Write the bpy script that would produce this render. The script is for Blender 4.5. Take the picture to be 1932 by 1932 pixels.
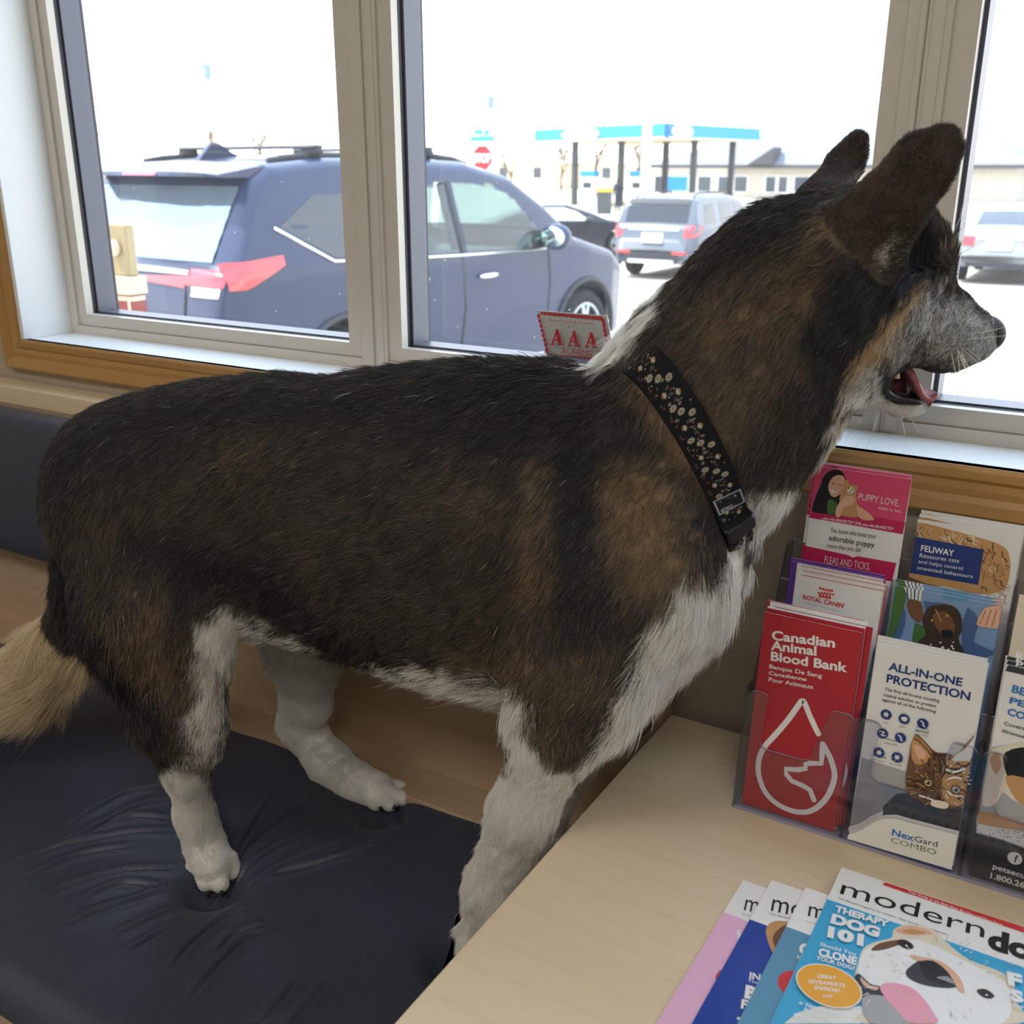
import bpy, bmesh, math, random
import numpy as np
from mathutils import Vector, Matrix
from mathutils.bvhtree import BVHTree
from mathutils.geometry import tessellate_polygon

for o in list(bpy.data.objects):
    bpy.data.objects.remove(o)
SC = bpy.context.scene
COL = SC.collection
PI = math.pi
rng = np.random.default_rng(7)
random.seed(7)

# ---------------------------------------------------------------- camera (eye at the origin, wall along X, window wall at +Y)
F_PX, PITCH, YAW = 1928.4, math.radians(18.72), math.radians(31.07)
cy_, sy_, cp_, sp_ = math.cos(YAW), math.sin(YAW), math.cos(PITCH), math.sin(PITCH)
FW = np.array([-sy_*cp_, cy_*cp_, -sp_]); RT = np.array([cy_, sy_, 0.0]); UP = np.cross(RT, FW)
cam = bpy.data.cameras.new('camera'); camo = bpy.data.objects.new('camera', cam); COL.objects.link(camo)
cam.sensor_width = 36; cam.sensor_fit = 'HORIZONTAL'; cam.lens = 36*F_PX/1932
cam.clip_start = 0.02; cam.clip_end = 400
m = Matrix.Identity(4)
for i in range(3):
    m[i][0] = RT[i]; m[i][1] = UP[i]; m[i][2] = -FW[i]
camo.matrix_world = m
SC.camera = camo
cam.dof.use_dof = True; cam.dof.focus_distance = 1.12; cam.dof.aperture_fstop = 9.0

# ---------------------------------------------------------------- world, sun, exposure
SC.view_settings.view_transform = 'Standard'; SC.view_settings.look = 'None'
SC.view_settings.exposure = 0.0; SC.view_settings.gamma = 1.0; SC.view_settings.use_curve_mapping = False
w = bpy.data.worlds.new('sky'); SC.world = w; w.use_nodes = True
nt = w.node_tree; nt.nodes.clear()
bg = nt.nodes.new('ShaderNodeBackground'); wo = nt.nodes.new('ShaderNodeOutputWorld')
tc = nt.nodes.new('ShaderNodeTexCoord'); sx = nt.nodes.new('ShaderNodeSeparateXYZ'); cr = nt.nodes.new('ShaderNodeValToRGB')
nt.links.new(tc.outputs['Generated'], sx.inputs[0]); nt.links.new(sx.outputs['Z'], cr.inputs[0])
cr.color_ramp.elements[0].position = 0.0; cr.color_ramp.elements[0].color = (1.0, 0.99, 0.96, 1)
cr.color_ramp.elements[1].position = 0.55; cr.color_ramp.elements[1].color = (0.62, 0.78, 1.0, 1)
nt.links.new(cr.outputs[0], bg.inputs[0]); bg.inputs[1].default_value = 4.1
nt.links.new(bg.outputs[0], wo.inputs[0])
sun = bpy.data.lights.new('sun', 'SUN'); sun.energy = 9.0; sun.angle = math.radians(1.0); sun.color = (1.0, 0.95, 0.86)
suno = bpy.data.objects.new('sun', sun); COL.objects.link(suno)
sd = Vector((-0.55, -0.12, 0.83)); suno.rotation_euler = sd.to_track_quat('Z', 'Y').to_euler()
suno.location = (-6, -2, 9)
# unseen area lamps, added under the ceiling as fill light for the room
for (lx, ly, e) in ((-1.2, -1.1, 20.0), (0.6, -1.1, 22.0)):
    L = bpy.data.lights.new('fill_lamp', 'AREA'); L.shape = 'RECTANGLE'; L.size = 1.2; L.size_y = 0.6
    L.energy = e; L.color = (1.0, 0.94, 0.86)
    lo = bpy.data.objects.new('fill_lamp', L); COL.objects.link(lo); lo.location = (lx, ly, 1.36)
SC.cycles.max_bounces = 9; SC.cycles.diffuse_bounces = 5; SC.cycles.glossy_bounces = 3
SC.cycles.transmission_bounces = 4; SC.cycles.transparent_max_bounces = 16
SC.cycles.caustics_reflective = False; SC.cycles.caustics_refractive = False
SC.cycles.sample_clamp_indirect = 6.0
SC.cycles.use_denoising = True

# ---------------------------------------------------------------- helpers
def ray(x, y): return (x-966)/F_PX*RT-(y-966)/F_PX*UP+FW
def atY(x, y, Y): d = ray(x, y); return d*(Y/d[1])
def atZ(x, y, Z): d = ray(x, y); return d*(Z/d[2])
def proj(P):
    P = np.asarray(P, float); z = P@FW
    return 966+F_PX*(P@RT)/z, 966-F_PX*(P@UP)/z

def srgb(r, g, b):
    f = lambda c: (c/255/12.92) if c/255 <= 0.04045 else ((c/255+0.055)/1.055)**2.4
    return (f(r), f(g), f(b))

MATS = {}
def mat(name, col, rough=0.5, spec=0.5, metal=0.0, **kw):
    if name in MATS: return MATS[name]
    M = bpy.data.materials.new(name); M.use_nodes = True
    b = M.node_tree.nodes['Principled BSDF']
    b.inputs['Base Color'].default_value = (*col, 1); b.inputs['Roughness'].default_value = rough
    b.inputs['Specular IOR Level'].default_value = spec; b.inputs['Metallic'].default_value = metal
    for k, v in kw.items():
        if k == 'coat': b.inputs['Coat Weight'].default_value = v
        if k == 'coat_rough': b.inputs['Coat Roughness'].default_value = v
        if k == 'emit': b.inputs['Emission Color'].default_value = (*col, 1); b.inputs['Emission Strength'].default_value = v
        if k == 'sub': b.inputs['Subsurface Weight'].default_value = v; b.inputs['Subsurface Radius'].default_value = (.01, .004, .002)
    M.diffuse_color = (*col, 1)
    MATS[name] = M
    return M
def nodes(M): return M.node_tree.nodes, M.node_tree.links
def noise_col(name, c1, c2, scale=(1, 1, 1), rough=0.5, spec=0.4, nscale=5.0, detail=4, bump=0.0, bscale=None, ramp=(0.35, 0.65), distort=0.0, coat=0.0):
    """procedural two-tone material on object coordinates"""
    M = mat(name, c1, rough, spec, coat=coat); n, l = nodes(M); b = n['Principled BSDF']
    t = n.new('ShaderNodeTexCoord'); mp = n.new('ShaderNodeMapping'); mp.inputs['Scale'].default_value = scale
    nz = n.new('ShaderNodeTexNoise'); nz.inputs['Scale'].default_value = nscale; nz.inputs['Detail'].default_value = detail
    nz.inputs['Distortion'].default_value = distort
    r = n.new('ShaderNodeValToRGB'); r.color_ramp.elements[0].color = (*c1, 1); r.color_ramp.elements[1].color = (*c2, 1)
    r.color_ramp.elements[0].position, r.color_ramp.elements[1].position = ramp
    l.new(t.outputs['Object'], mp.inputs[0]); l.new(mp.outputs[0], nz.inputs[0]); l.new(nz.outputs[0], r.inputs[0]); l.new(r.outputs[0], b.inputs['Base Color'])
    if bump:
        nb = n.new('ShaderNodeTexNoise'); nb.inputs['Scale'].default_value = bscale or nscale*3; nb.inputs['Detail'].default_value = 3
        l.new(mp.outputs[0], nb.inputs[0])
        bp = n.new('ShaderNodeBump'); bp.inputs['Strength'].default_value = bump; bp.inputs['Distance'].default_value = 0.002
        l.new(nb.outputs[0], bp.inputs['Height']); l.new(bp.outputs[0], b.inputs['Normal'])
    return M

class MB:
    def __init__(s): s.v = []; s.f = []; s.m = []; s.sm = []
    def add(s, verts, faces, mi=0, smooth=False):
        k = len(s.v); s.v += [tuple(map(float, v)) for v in verts]
        for f in faces: s.f.append([i+k for i in f]); s.m.append(mi); s.sm.append(smooth)
    def box(s, a, b, mi=0):
        (x0, y0, z0), (x1, y1, z1) = a, b
        s.add([(x0,y0,z0),(x1,y0,z0),(x1,y1,z0),(x0,y1,z0),(x0,y0,z1),(x1,y0,z1),(x1,y1,z1),(x0,y1,z1)],
              [(0,3,2,1),(4,5,6,7),(0,1,5,4),(1,2,6,5),(2,3,7,6),(3,0,4,7)], mi)
    def prism(s, poly, ext, mi=0, cap=True):
        """closed planar polygon of 3D points, extruded by vector ext"""
        n = len(poly); P = [np.array(p, float) for p in poly]; E = np.array(ext, float)
        N = np.zeros(3)
        for i in range(n): N += np.cross(P[i], P[(i+1) % n])
        if N@E > 0: P = P[::-1]
        fs = [(i, i+n, (i+1) % n+n, (i+1) % n) for i in range(n)]
        fs = [tuple(reversed(f)) for f in fs]
        if cap:
            tri = tessellate_polygon([[Vector(p) for p in P]])
            def fix(t, want):
                a, b, c = [P[i] for i in t]; nn = np.cross(b-a, c-a)
                return t if nn@want > 0 else t[::-1]
            fs += [fix(tuple(t), -E) for t in tri] + [tuple(i+n for i in fix(tuple(t), E)) for t in tri]
        s.add(P+[p+E for p in P], fs, mi)
    def rings(s, rings, mi=0, smooth=True, cap=True, closed=True):
        n = len(rings[0]); fs = []
        for r in range(len(rings)-1):
            for i in range(n if closed else n-1):
                a = r*n+i; b = r*n+(i+1) % n
                fs.append((a, b, b+n, a+n))
        if cap:
            fs.append(tuple(reversed(range(n)))); fs.append(tuple((len(rings)-1)*n+i for i in range(n)))
        s.add([p for r in rings for p in r], fs, mi, smooth)
    def tube(s, pts, rad, n=8, mi=0, cap=True):
        P = [np.array(p, float) for p in pts]
        rr = rad if hasattr(rad, '__len__') else [rad]*len(P)
        out = []; ref = None
        for i, p in enumerate(P):
            t = P[min(i+1, len(P)-1)]-P[max(i-1, 0)]; t /= (np.linalg.norm(t)+1e-12)
            if ref is None: ref = np.cross(t, [0, 0, 1.0] if abs(t[2]) < .9 else [1.0, 0, 0])
            ref = ref-t*(ref@t); ref /= (np.linalg.norm(ref)+1e-12); b = np.cross(t, ref)
            out.append([p+rr[i]*(math.cos(q)*ref+math.sin(q)*b) for q in np.linspace(0, 2*PI, n, endpoint=False)])
        s.rings(out, mi, True, cap)
    def ell(s, c, r, nu=14, nv=9, mi=0, R=None):
        vs = []; c = np.array(c, float)
        for j in range(nv+1):
            th = PI*j/nv
            for i in range(nu):
                ph = 2*PI*i/nu
                p = np.array([r[0]*math.sin(th)*math.cos(ph), r[1]*math.sin(th)*math.sin(ph), r[2]*math.cos(th)])
                vs.append(c+(R@p if R is not None else p))
        fs = [(j*nu+i, (j+1)*nu+i, (j+1)*nu+(i+1) % nu, j*nu+(i+1) % nu) for j in range(nv) for i in range(nu)]
        s.add(vs, fs, mi, True)
    def lathe(s, prof, c=(0, 0, 0), n=24, mi=0, axis='z'):
        """prof: (radius, height) list"""
        out = []
        for r, h in prof:
            ring = []
            for q in np.linspace(0, 2*PI, n, endpoint=False):
                x, y = r*math.cos(q), r*math.sin(q)
                ring.append({'z': (c[0]+x, c[1]+y, c[2]+h), 'y': (c[0]+x, c[1]+h, c[2]-y), 'x': (c[0]+h, c[1]+x, c[2]+y)}[axis])
            out.append(ring)
        s.rings(out, mi, True, True)
    def build(s, name, mats, parent=None, bevel=0, auto=True, seg=2):
        me = bpy.data.meshes.new(name); me.from_pydata(s.v, [], s.f)
        for M in (mats if isinstance(mats, (list, tuple)) else [mats]): me.materials.append(M)
        me.polygons.foreach_set('material_index', s.m); me.polygons.foreach_set('use_smooth', s.sm)
        me.validate(); me.update()
        o = bpy.data.objects.new(name, me); COL.objects.link(o)
        if parent is not None: par(o, parent)
        if bevel:
            b = o.modifiers.new('bevel', 'BEVEL'); b.width = bevel; b.segments = seg; b.limit_method = 'ANGLE'; b.angle_limit = math.radians(40)
            b.harden_normals = False
        return o
def par(o, p):
    o.parent = p; o.matrix_parent_inverse = Matrix.Translation(-Vector(p.location)) if not getattr(p, 'pl', None) else Matrix.Identity(4)
def par_local(o, p):
    o.parent = p; o.matrix_parent_inverse = Matrix.Identity(4)
def tag(o, label, cat, group=None, kind=None):
    if label: o['label'] = label
    if cat: o['category'] = cat
    if group: o['group'] = group
    if kind: o['kind'] = kind
    return o
def empty(name, loc, label, cat, group=None):
    o = bpy.data.objects.new(name, None); COL.objects.link(o); o.location = loc; o.empty_display_size = 0.05
    return tag(o, label, cat, group)
def struct(o): o['kind'] = 'structure'; return o
def copy_tree(o, parent=None):
    c = o.copy(); COL.objects.link(c)
    if parent is not None: c.parent = parent
    for ch in list(o.children): copy_tree(ch, c)
    return c

# lettering: outlines of the built-in typeface, as flat polygons
_TX = {}
def text_poly(s, bold=0.0, space=1.0):
    k = (s, bold, space)
    if k not in _TX:
        cu = bpy.data.curves.new('t', 'FONT'); cu.body = s; cu.offset = bold; cu.resolution_u = 3; cu.space_character = space; cu.fill_mode = 'FRONT'
        ob = bpy.data.objects.new('t', cu); COL.objects.link(ob); bpy.context.view_layer.update()
        me = bpy.data.meshes.new_from_object(ob.evaluated_get(bpy.context.evaluated_depsgraph_get()))
        v = np.array([q.co[:2] for q in me.vertices]) if len(me.vertices) else np.zeros((0, 2)); f = [tuple(p.vertices) for p in me.polygons]
        bpy.data.objects.remove(ob); bpy.data.curves.remove(cu); bpy.data.meshes.remove(me)
        _TX[k] = (v, f)
    return _TX[k]
def spline(pts, n=6, closed=True):
    P = [np.array(p, float) for p in pts]; N = len(P); out = []
    for i in range(N if closed else N-1):
        a, b, c, d = (P[(i-1) % N], P[i], P[(i+1) % N], P[(i+2) % N]) if closed else (P[max(i-1, 0)], P[i], P[i+1], P[min(i+2, N-1)])
        for t in np.linspace(0, 1, n, endpoint=False):
            out.append(0.5*((2*b)+(-a+c)*t+(2*a-5*b+4*c-d)*t*t+(-a+3*b-3*c+d)*t**3))
    if not closed: out.append(P[-1])
    return out

class Print:
    """flat printing laid on a surface: fn(u, v, layer) -> 3D point"""
    def __init__(s, mb, fn, mats): s.mb, s.fn, s.mats, s.k = mb, fn, mats, 0
    def mi(s, M):
        if M not in s.mats: s.mats.append(M)
        return s.mats.index(M)
    def poly(s, pts, M, smooth=0, lift=True):
        if lift: s.k += 1
        if smooth: pts = spline(pts, smooth)
        P = [Vector((p[0], p[1], 0)) for p in pts]
        tri = tessellate_polygon([P]); fs = []
        for t in tri:
            a, b, c = [P[i] for i in t]
            fs.append(t if (b-a).cross(c-a).z > 0 else t[::-1])
        s.mb.add([s.fn(p[0], p[1], s.k) for p in pts], fs, s.mi(M))
    def rect(s, u0, v0, u1, v1, M, n=1):
        us = np.linspace(u0, u1, n+1); s.k += 1
        V = [s.fn(u, v, s.k) for u in us for v in (v0, v1)]
        s.mb.add(V, [(2*i, 2*i+2, 2*i+3, 2*i+1) for i in range(n)], s.mi(M))
    def oval(s, u, v, a, b, M, n=20, rot=0.0, lift=True):
        c, q = math.cos(rot), math.sin(rot)
        s.poly([(u+a*math.cos(t)*c-b*math.sin(t)*q, v+a*math.cos(t)*q+b*math.sin(t)*c) for t in np.linspace(0, 2*PI, n, endpoint=False)], M, lift=lift)
    def line(s, pts, wd, M, smooth=0, lift=True, closed=False, round_=True):
        if smooth: pts = spline(pts, smooth, closed)
        if closed: pts = list(pts)+[pts[0]]
        if lift: s.k += 1
        P = [np.array(p, float) for p in pts]; L = []; Rr = []
        for i, p in enumerate(P):
            t = P[min(i+1, len(P)-1)]-P[max(i-1, 0)]
            if closed and i in (0, len(P)-1): t = P[1]-P[-2]
            t /= np.linalg.norm(t)+1e-12; nn = np.array([-t[1], t[0]])
            L.append(p+nn*wd/2); Rr.append(p-nn*wd/2)
        V = [s.fn(*q, s.k) for i in range(len(P)) for q in (L[i], Rr[i])]
        s.mb.add(V, [(2*i, 2*i+1, 2*i+3, 2*i+2) for i in range(len(P)-1)], s.mi(M))
        if round_ and not closed:
            s.k += .35
            for p in (P[0], P[-1]): s.oval(p[0], p[1], wd/2, wd/2, M, 10, lift=False)
    def text(s, t, u, v, h, M, w=None, bold=0.0, align='l', shear=0.0, space=1.0, rot=0.0):
        V, Fs = text_poly(t, bold, space)
        if not len(V): return
        s.k += 1
        cap = 0.729
        sc = h/cap; V = V.copy(); x0 = V[:, 0].min(); V[:, 0] -= x0; wd = V[:, 0].max()
        sxx = (w/wd) if w else sc
        X = V[:, 0]*sxx; Yv = V[:, 1]*sc
        W_ = wd*sxx
        X = X-(W_/2 if align == 'c' else W_ if align == 'r' else 0)+shear*Yv
        c, q = math.cos(rot), math.sin(rot)
        s.mb.add([s.fn(u+a*c-b*q, v+a*q+b*c, s.k) for a, b in zip(X, Yv)], Fs, s.mi(M))
def plane_fn(o, uax, vax, nrm, eps=0.00006):
    o, uax, vax, nrm = [np.array(q, float) for q in (o, uax, vax, nrm)]
    return lambda u, v, k: o+uax*u+vax*v+nrm*(eps*(k+1))
# ---------------------------------------------------------------- materials of the room
M_wall = noise_col('taupe_wall_paint', srgb(174,162,144), srgb(178,166,148), nscale=60, rough=0.75, spec=0.2, bump=0.06, bscale=350)
M_white = mat('white_vinyl', srgb(206,200,190), 0.35, 0.45)
M_jamb = mat('white_jamb_paint', srgb(232,236,238), 0.45, 0.4)
M_gasket = mat('black_gasket', srgb(30,31,38), 0.45, 0.4)
M_spacer = mat('grey_spacer', srgb(96,98,112), 0.4, 0.5)
M_floor = noise_col('floor_tile', srgb(120,112,100), srgb(140,130,118), nscale=12, rough=0.4)
M_ceil = mat('ceiling_tile', srgb(235,233,228), 0.8, 0.2)
M_offwhite = mat('room_paint', srgb(205,198,186), 0.8, 0.2)
def wood(name, c1, c2, c3, axis='x', rough=0.4, spec=0.4, coat=0.0, sc=1.0, fig=.3):
    """long grain along one axis with fine pores and a few drawn-out figure lines"""
    M = mat(name, c1, rough, spec, coat=coat, coat_rough=0.25); n, l = nodes(M); b = n['Principled BSDF']
    t = n.new('ShaderNodeTexCoord'); mp = n.new('ShaderNodeMapping')
    mp.inputs['Scale'].default_value = {'x': (1.2*sc, 14*sc, 14*sc), 'y': (14*sc, 1.2*sc, 14*sc), 'z': (14*sc, 14*sc, 1.2*sc)}[axis]
    l.new(t.outputs['Object'], mp.inputs[0])
    n1 = n.new('ShaderNodeTexNoise'); n1.inputs['Scale'].default_value = 1.6; n1.inputs['Detail'].default_value = 5; n1.inputs['Distortion'].default_value = 0.6
    n2 = n.new('ShaderNodeTexNoise'); n2.inputs['Scale'].default_value = 16; n2.inputs['Detail'].default_value = 6; n2.inputs['Roughness'].default_value = 0.7
    r = n.new('ShaderNodeValToRGB'); e = r.color_ramp.elements
    e[0].position = 0.3; e[0].color = (*c2, 1); e[1].position = 0.7; e[1].color = (*c1, 1)
    l.new(mp.outputs[0], n1.inputs[0]); l.new(mp.outputs[0], n2.inputs[0]); l.new(n1.outputs[0], r.inputs[0])
    mx = n.new('ShaderNodeMixRGB'); mx.blend_type = 'MIX'; mx.inputs[2].default_value = (*c3, 1)
    r2 = n.new('ShaderNodeValToRGB'); r2.color_ramp.elements[0].position = 0.56; r2.color_ramp.elements[1].position = 0.74; r2.color_ramp.elements[1].color = (.45,.45,.45,1)
    l.new(n2.outputs[0], r2.inputs[0]); l.new(r2.outputs[0], mx.inputs[0]); l.new(r.outputs[0], mx.inputs[1])
    wv = n.new('ShaderNodeTexWave'); wv.wave_type = 'RINGS'; wv.rings_direction = {'x': 'X', 'y': 'Y', 'z': 'Z'}[axis]; wv.inputs['Scale'].default_value = 0.55
    wv.inputs['Distortion'].default_value = 7; wv.inputs['Detail'].default_value = 2.5; wv.inputs['Detail Scale'].default_value = 0.8
    r3 = n.new('ShaderNodeValToRGB'); r3.color_ramp.elements[0].position = 0.0; r3.color_ramp.elements[0].color = (fig,fig,fig,1); r3.color_ramp.elements[1].position = 0.05; r3.color_ramp.elements[1].color = (0,0,0,1)
    l.new(mp.outputs[0], wv.inputs[0]); l.new(wv.outputs[0], r3.inputs[0])
    m2 = n.new('ShaderNodeMixRGB'); m2.inputs[2].default_value = (*c3, 1); l.new(r3.outputs[0], m2.inputs[0]); l.new(mx.outputs[0], m2.inputs[1])
    l.new(m2.outputs[0], b.inputs['Base Color'])
    return M
M_maple = wood('maple_laminate', srgb(224,206,176), srgb(221,202,171), srgb(203,181,146), 'x', rough=0.42, spec=0.35, sc=1.7, fig=.16)
M_maple_edge = wood('maple_panel', srgb(188,164,136), srgb(183,158,130), srgb(170,144,114), 'x', rough=0.5, spec=0.3)
M_oak = wood('oak_casing', srgb(184,144,88), srgb(172,130,74), srgb(146,104,56), 'x', rough=0.38, spec=0.4, sc=1.6)
M_oak_v = wood('oak_casing_upright', srgb(184,144,88), srgb(172,130,74), srgb(146,104,56), 'z', rough=0.38, spec=0.4, sc=1.6)
M_maple_v = wood('maple_upright', srgb(196,166,130), srgb(188,158,120), srgb(170,138,102), 'z', rough=0.5, spec=0.3)

def leather(name, col, rough=0.42):
    M = mat(name, col, rough, 0.45); n, l = nodes(M); b = n['Principled BSDF']
    t = n.new('ShaderNodeTexCoord'); v = n.new('ShaderNodeTexVoronoi'); v.inputs['Scale'].default_value = 520; v.feature = 'SMOOTH_F1'
    nz = n.new('ShaderNodeTexNoise'); nz.inputs['Scale'].default_value = 7; nz.inputs['Detail'].default_value = 4
    l.new(t.outputs['Object'], v.inputs[0]); l.new(t.outputs['Object'], nz.inputs[0])
    bp = n.new('ShaderNodeBump'); bp.inputs['Strength'].default_value = 0.32; bp.inputs['Distance'].default_value = 0.0012
    l.new(v.outputs['Distance'], bp.inputs['Height']); l.new(bp.outputs[0], b.inputs['Normal'])
    mr = n.new('ShaderNodeMapRange'); mr.inputs[3].default_value = rough-.05; mr.inputs[4].default_value = rough+.09
    l.new(nz.outputs[0], mr.inputs[0]); l.new(mr.outputs[0], b.inputs['Roughness'])
    return M
M_leather = leather('black_vinyl_leather', srgb(60,65,80), .42)

def film(name, tint, haze, haze_col=(.9,.93,.95), gloss=0.06, rough=0.03):
    """thin clear sheet: lets light through, a little mirror, specks and a scattering film that puts in the glare veil"""
    M = bpy.data.materials.new(name); M.use_nodes = True; n, l = nodes(M); n.clear()
    out = n.new('ShaderNodeOutputMaterial'); tr = n.new('ShaderNodeBsdfTransparent'); tr.inputs[0].default_value = (*tint, 1)
    gl = n.new('ShaderNodeBsdfGlossy'); gl.inputs['Roughness'].default_value = rough
    fr = n.new('ShaderNodeLayerWeight'); fr.inputs[0].default_value = 0.12
    mt = n.new('ShaderNodeMath'); mt.operation = 'MULTIPLY_ADD'; mt.inputs[1].default_value = 0.5; mt.inputs[2].default_value = gloss
    l.new(fr.outputs['Fresnel'], mt.inputs[0])
    mx = n.new('ShaderNodeMixShader'); l.new(mt.outputs[0], mx.inputs[0]); l.new(tr.outputs[0], mx.inputs[1]); l.new(gl.outputs[0], mx.inputs[2])
    last = mx
    if haze:
        tl = n.new('ShaderNodeBsdfTranslucent'); tl.inputs[0].default_value = (*haze_col, 1)
        t = n.new('ShaderNodeTexCoord'); nz = n.new('ShaderNodeTexNoise'); nz.inputs['Scale'].default_value = 3; nz.inputs['Detail'].default_value = 6
        sp = n.new('ShaderNodeTexVoronoi'); sp.inputs['Scale'].default_value = 38
        l.new(t.outputs['Object'], nz.inputs[0]); l.new(t.outputs['Object'], sp.inputs[0])
        mr = n.new('ShaderNodeMapRange'); mr.inputs[3].default_value = haze*.75; mr.inputs[4].default_value = haze*1.25
        l.new(nz.outputs[0], mr.inputs[0])
        r = n.new('ShaderNodeValToRGB'); r.color_ramp.elements[0].position = 0.03; r.color_ramp.elements[0].color = (.22,.22,.22,1); r.color_ramp.elements[1].position = 0.06; r.color_ramp.elements[1].color = (0,0,0,1)
        l.new(sp.outputs['Distance'], r.inputs[0])
        ad = n.new('ShaderNodeMath'); ad.operation = 'ADD'; l.new(mr.outputs[0], ad.inputs[0]); l.new(r.outputs[0], ad.inputs[1])
        m2 = n.new('ShaderNodeMixShader'); l.new(ad.outputs[0], m2.inputs[0]); l.new(mx.outputs[0], m2.inputs[1]); l.new(tl.outputs[0], m2.inputs[2]); last = m2
    l.new(last.outputs[0], out.inputs[0])
    return M
M_pane = film('window_glass', (.97,.985,.98), 0.02)
M_clear = film('clear_acrylic', (.93,.93,.955), 0, gloss=0.035, rough=0.06)
M_clear_edge = mat('acrylic_edge', srgb(150,150,172), 0.2, 0.6)

# ---------------------------------------------------------------- room shell
W = 1.05           # inner face of the window wall
XL, XR, ZS, ZT = -1.579, 1.86, -0.274, 0.92     # window opening
FLOOR, CEIL = -1.27, 1.42
mb = MB()
for a, b in (((-2.6, W, FLOOR), (XL-.004, W+.19, CEIL)), ((XR, W, FLOOR), (2.6, W+.19, CEIL)), ((XL-.004, W, FLOOR), (XR, W+.19, ZS-.012)), ((XL-.004, W, ZT), (XR, W+.19, CEIL))):
    mb.box(a, b)
struct(mb.build('wall_back', M_wall))
mb = MB(); mb.box((-2.6, -2.8, FLOOR-.1), (2.6, W+.19, FLOOR)); struct(mb.build('floor', M_floor))
mb = MB(); mb.box((-2.7, -2.8, CEIL), (2.7, W+.19, CEIL+.1)); struct(mb.build('ceiling', M_ceil))
mb = MB(); mb.box((-2.7, -2.8, FLOOR), (-2.6, W+.19, CEIL)); struct(mb.build('wall_left', M_offwhite))
mb = MB(); mb.box((2.6, -2.8, FLOOR), (2.7, W+.19, CEIL)); struct(mb.build('wall_right', M_offwhite))
mb = MB(); mb.box((-2.7, -2.9, FLOOR), (2.7, -2.8, CEIL)); struct(mb.build('wall_front', M_offwhite))
# white jamb liner and sill board of the opening
mb = MB(); JD = 1.132
mb.box((XL, W-.012, ZS-.012), (XR, JD+.06, ZS))
mb.box((XL-.004, W-.012, ZS), (XL+.008, JD+.06, ZT)); mb.box((XR-.012, W-.012, ZS), (XR, JD+.06, ZT)); mb.box((XL, W-.012, ZT-.012), (XR, JD+.06, ZT))
struct(mb.build('trim_1', M_jamb, bevel=.0012))
# moulded oak casing around the opening: a profile swept along each side, mitred
prof = [(0, 0), (.000, .012), (.004, .015), (.012, .0155), (.016, .012), (.023, .0135), (.030, .0125), (.036, .016), (.047, .018), (.050, .016), (.050, 0)]
def casing(name, p0, p1, out, M):
    rs = []
    for (px, pz), s in ((p0, 1), (p1, -1)):
        ring = []
        for d, h in prof:
            e = np.array([p1[0]-p0[0], p1[1]-p0[1]], float); e /= np.linalg.norm(e)
            q = np.array([px, pz])+np.array(out)*d-e*s*d
            ring.append((q[0], W-h, q[1]))
        rs.append(ring)
    mb = MB(); mb.rings(rs, 0, False, True)
    o = mb.build(name, M); struct(o)
casing('trim_2', (XL, ZS), (XR, ZS), (0, -1), M_oak)
casing('trim_3', (XL, ZT), (XL, ZS), (-1, 0), M_oak_v)
casing('trim_4', (XR, ZS), (XR, ZT), (1, 0), M_oak_v)
casing('trim_5', (XR, ZT), (XL, ZT), (0, 1), M_oak)

# three vinyl window units
def ring_xz(mb, xa, xb, za, zb, wl, wr, wb, wt, y0, y1, mi=0):
    """rectangular ring in XZ between y0 (room side) and y1; mitred corners drawn as four trapezoid prisms"""
    o = [(xa, za), (xb, za), (xb, zb), (xa, zb)]; i = [(xa+wl, za+wb), (xb-wr, za+wb), (xb-wr, zb-wt), (xa+wl, zb-wt)]
    for k in range(4):
        a, b, c, d = o[k], o[(k+1) % 4], i[(k+1) % 4], i[k]
        mb.prism([(p[0], y0, p[1]) for p in (a, b, c, d)], (0, y1-y0, 0), mi)
def unit(n, xa, xb, wl, wr, wb=.034):
    YF = 1.13
    mb = MB()
    fl, fr, fb = wl*.48, wr*.48, wb*.42
    g = .0006
    ring_xz(mb, xa+g, xb-g, ZS, ZT-.012, fl, fr, fb, .02, YF, YF+.07)
    fo = mb.build('window_%d' % n, M_white, bevel=.0015); struct(fo)
    mb = MB(); sa, sb, sz = xa+fl, xb-fr, ZS+fb
    ring_xz(mb, sa+.0008, sb-.0008, sz+.0008, ZT-.033, wl-fl-.0008, wr-fr-.0008, wb-fb-.0008, .02, YF+.004, YF+.018)
    s = mb.build('sash', M_white, fo, bevel=.003)
    ia, ib, iz, it = xa+wl, xb-wr, ZS+wb, ZT-.053
    mb = MB(); ring_xz(mb, ia-.012, ib+.012, iz-.012, it+.012, .0125, .0125, .0125, .0125, YF+.018, YF+.026, 0)
    ring_xz(mb, ia-.006, ib+.006, iz-.006, it+.006, .010, .010, .0085, .010, YF+.026, YF+.062, 1)
    ring_xz(mb, ia-.012, ib+.012, iz-.012, it+.012, .0135, .0135, .0125, .0135, YF+.062, YF+.07, 0)
    mb.build('glazing_bead', [M_gasket, M_spacer], fo)
    mb = MB(); mb.add([(ia-.004, YF+.06, iz-.004), (ib+.004, YF+.06, iz-.004), (ib+.004, YF+.06, it+.004), (ia-.004, YF+.06, it+.004)], [(0, 1, 2, 3)])
    mb.build('pane', M_pane, fo)
unit(1, -1.571, -.905, .040, .050)
unit(2, -.905, -.2155, .044, .038)
unit(3, -.2155, .474, .046, .040)
unit(4, .474, 1.163, .044, .040)  # this unit and the next are unseen, added for light from the right
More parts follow.
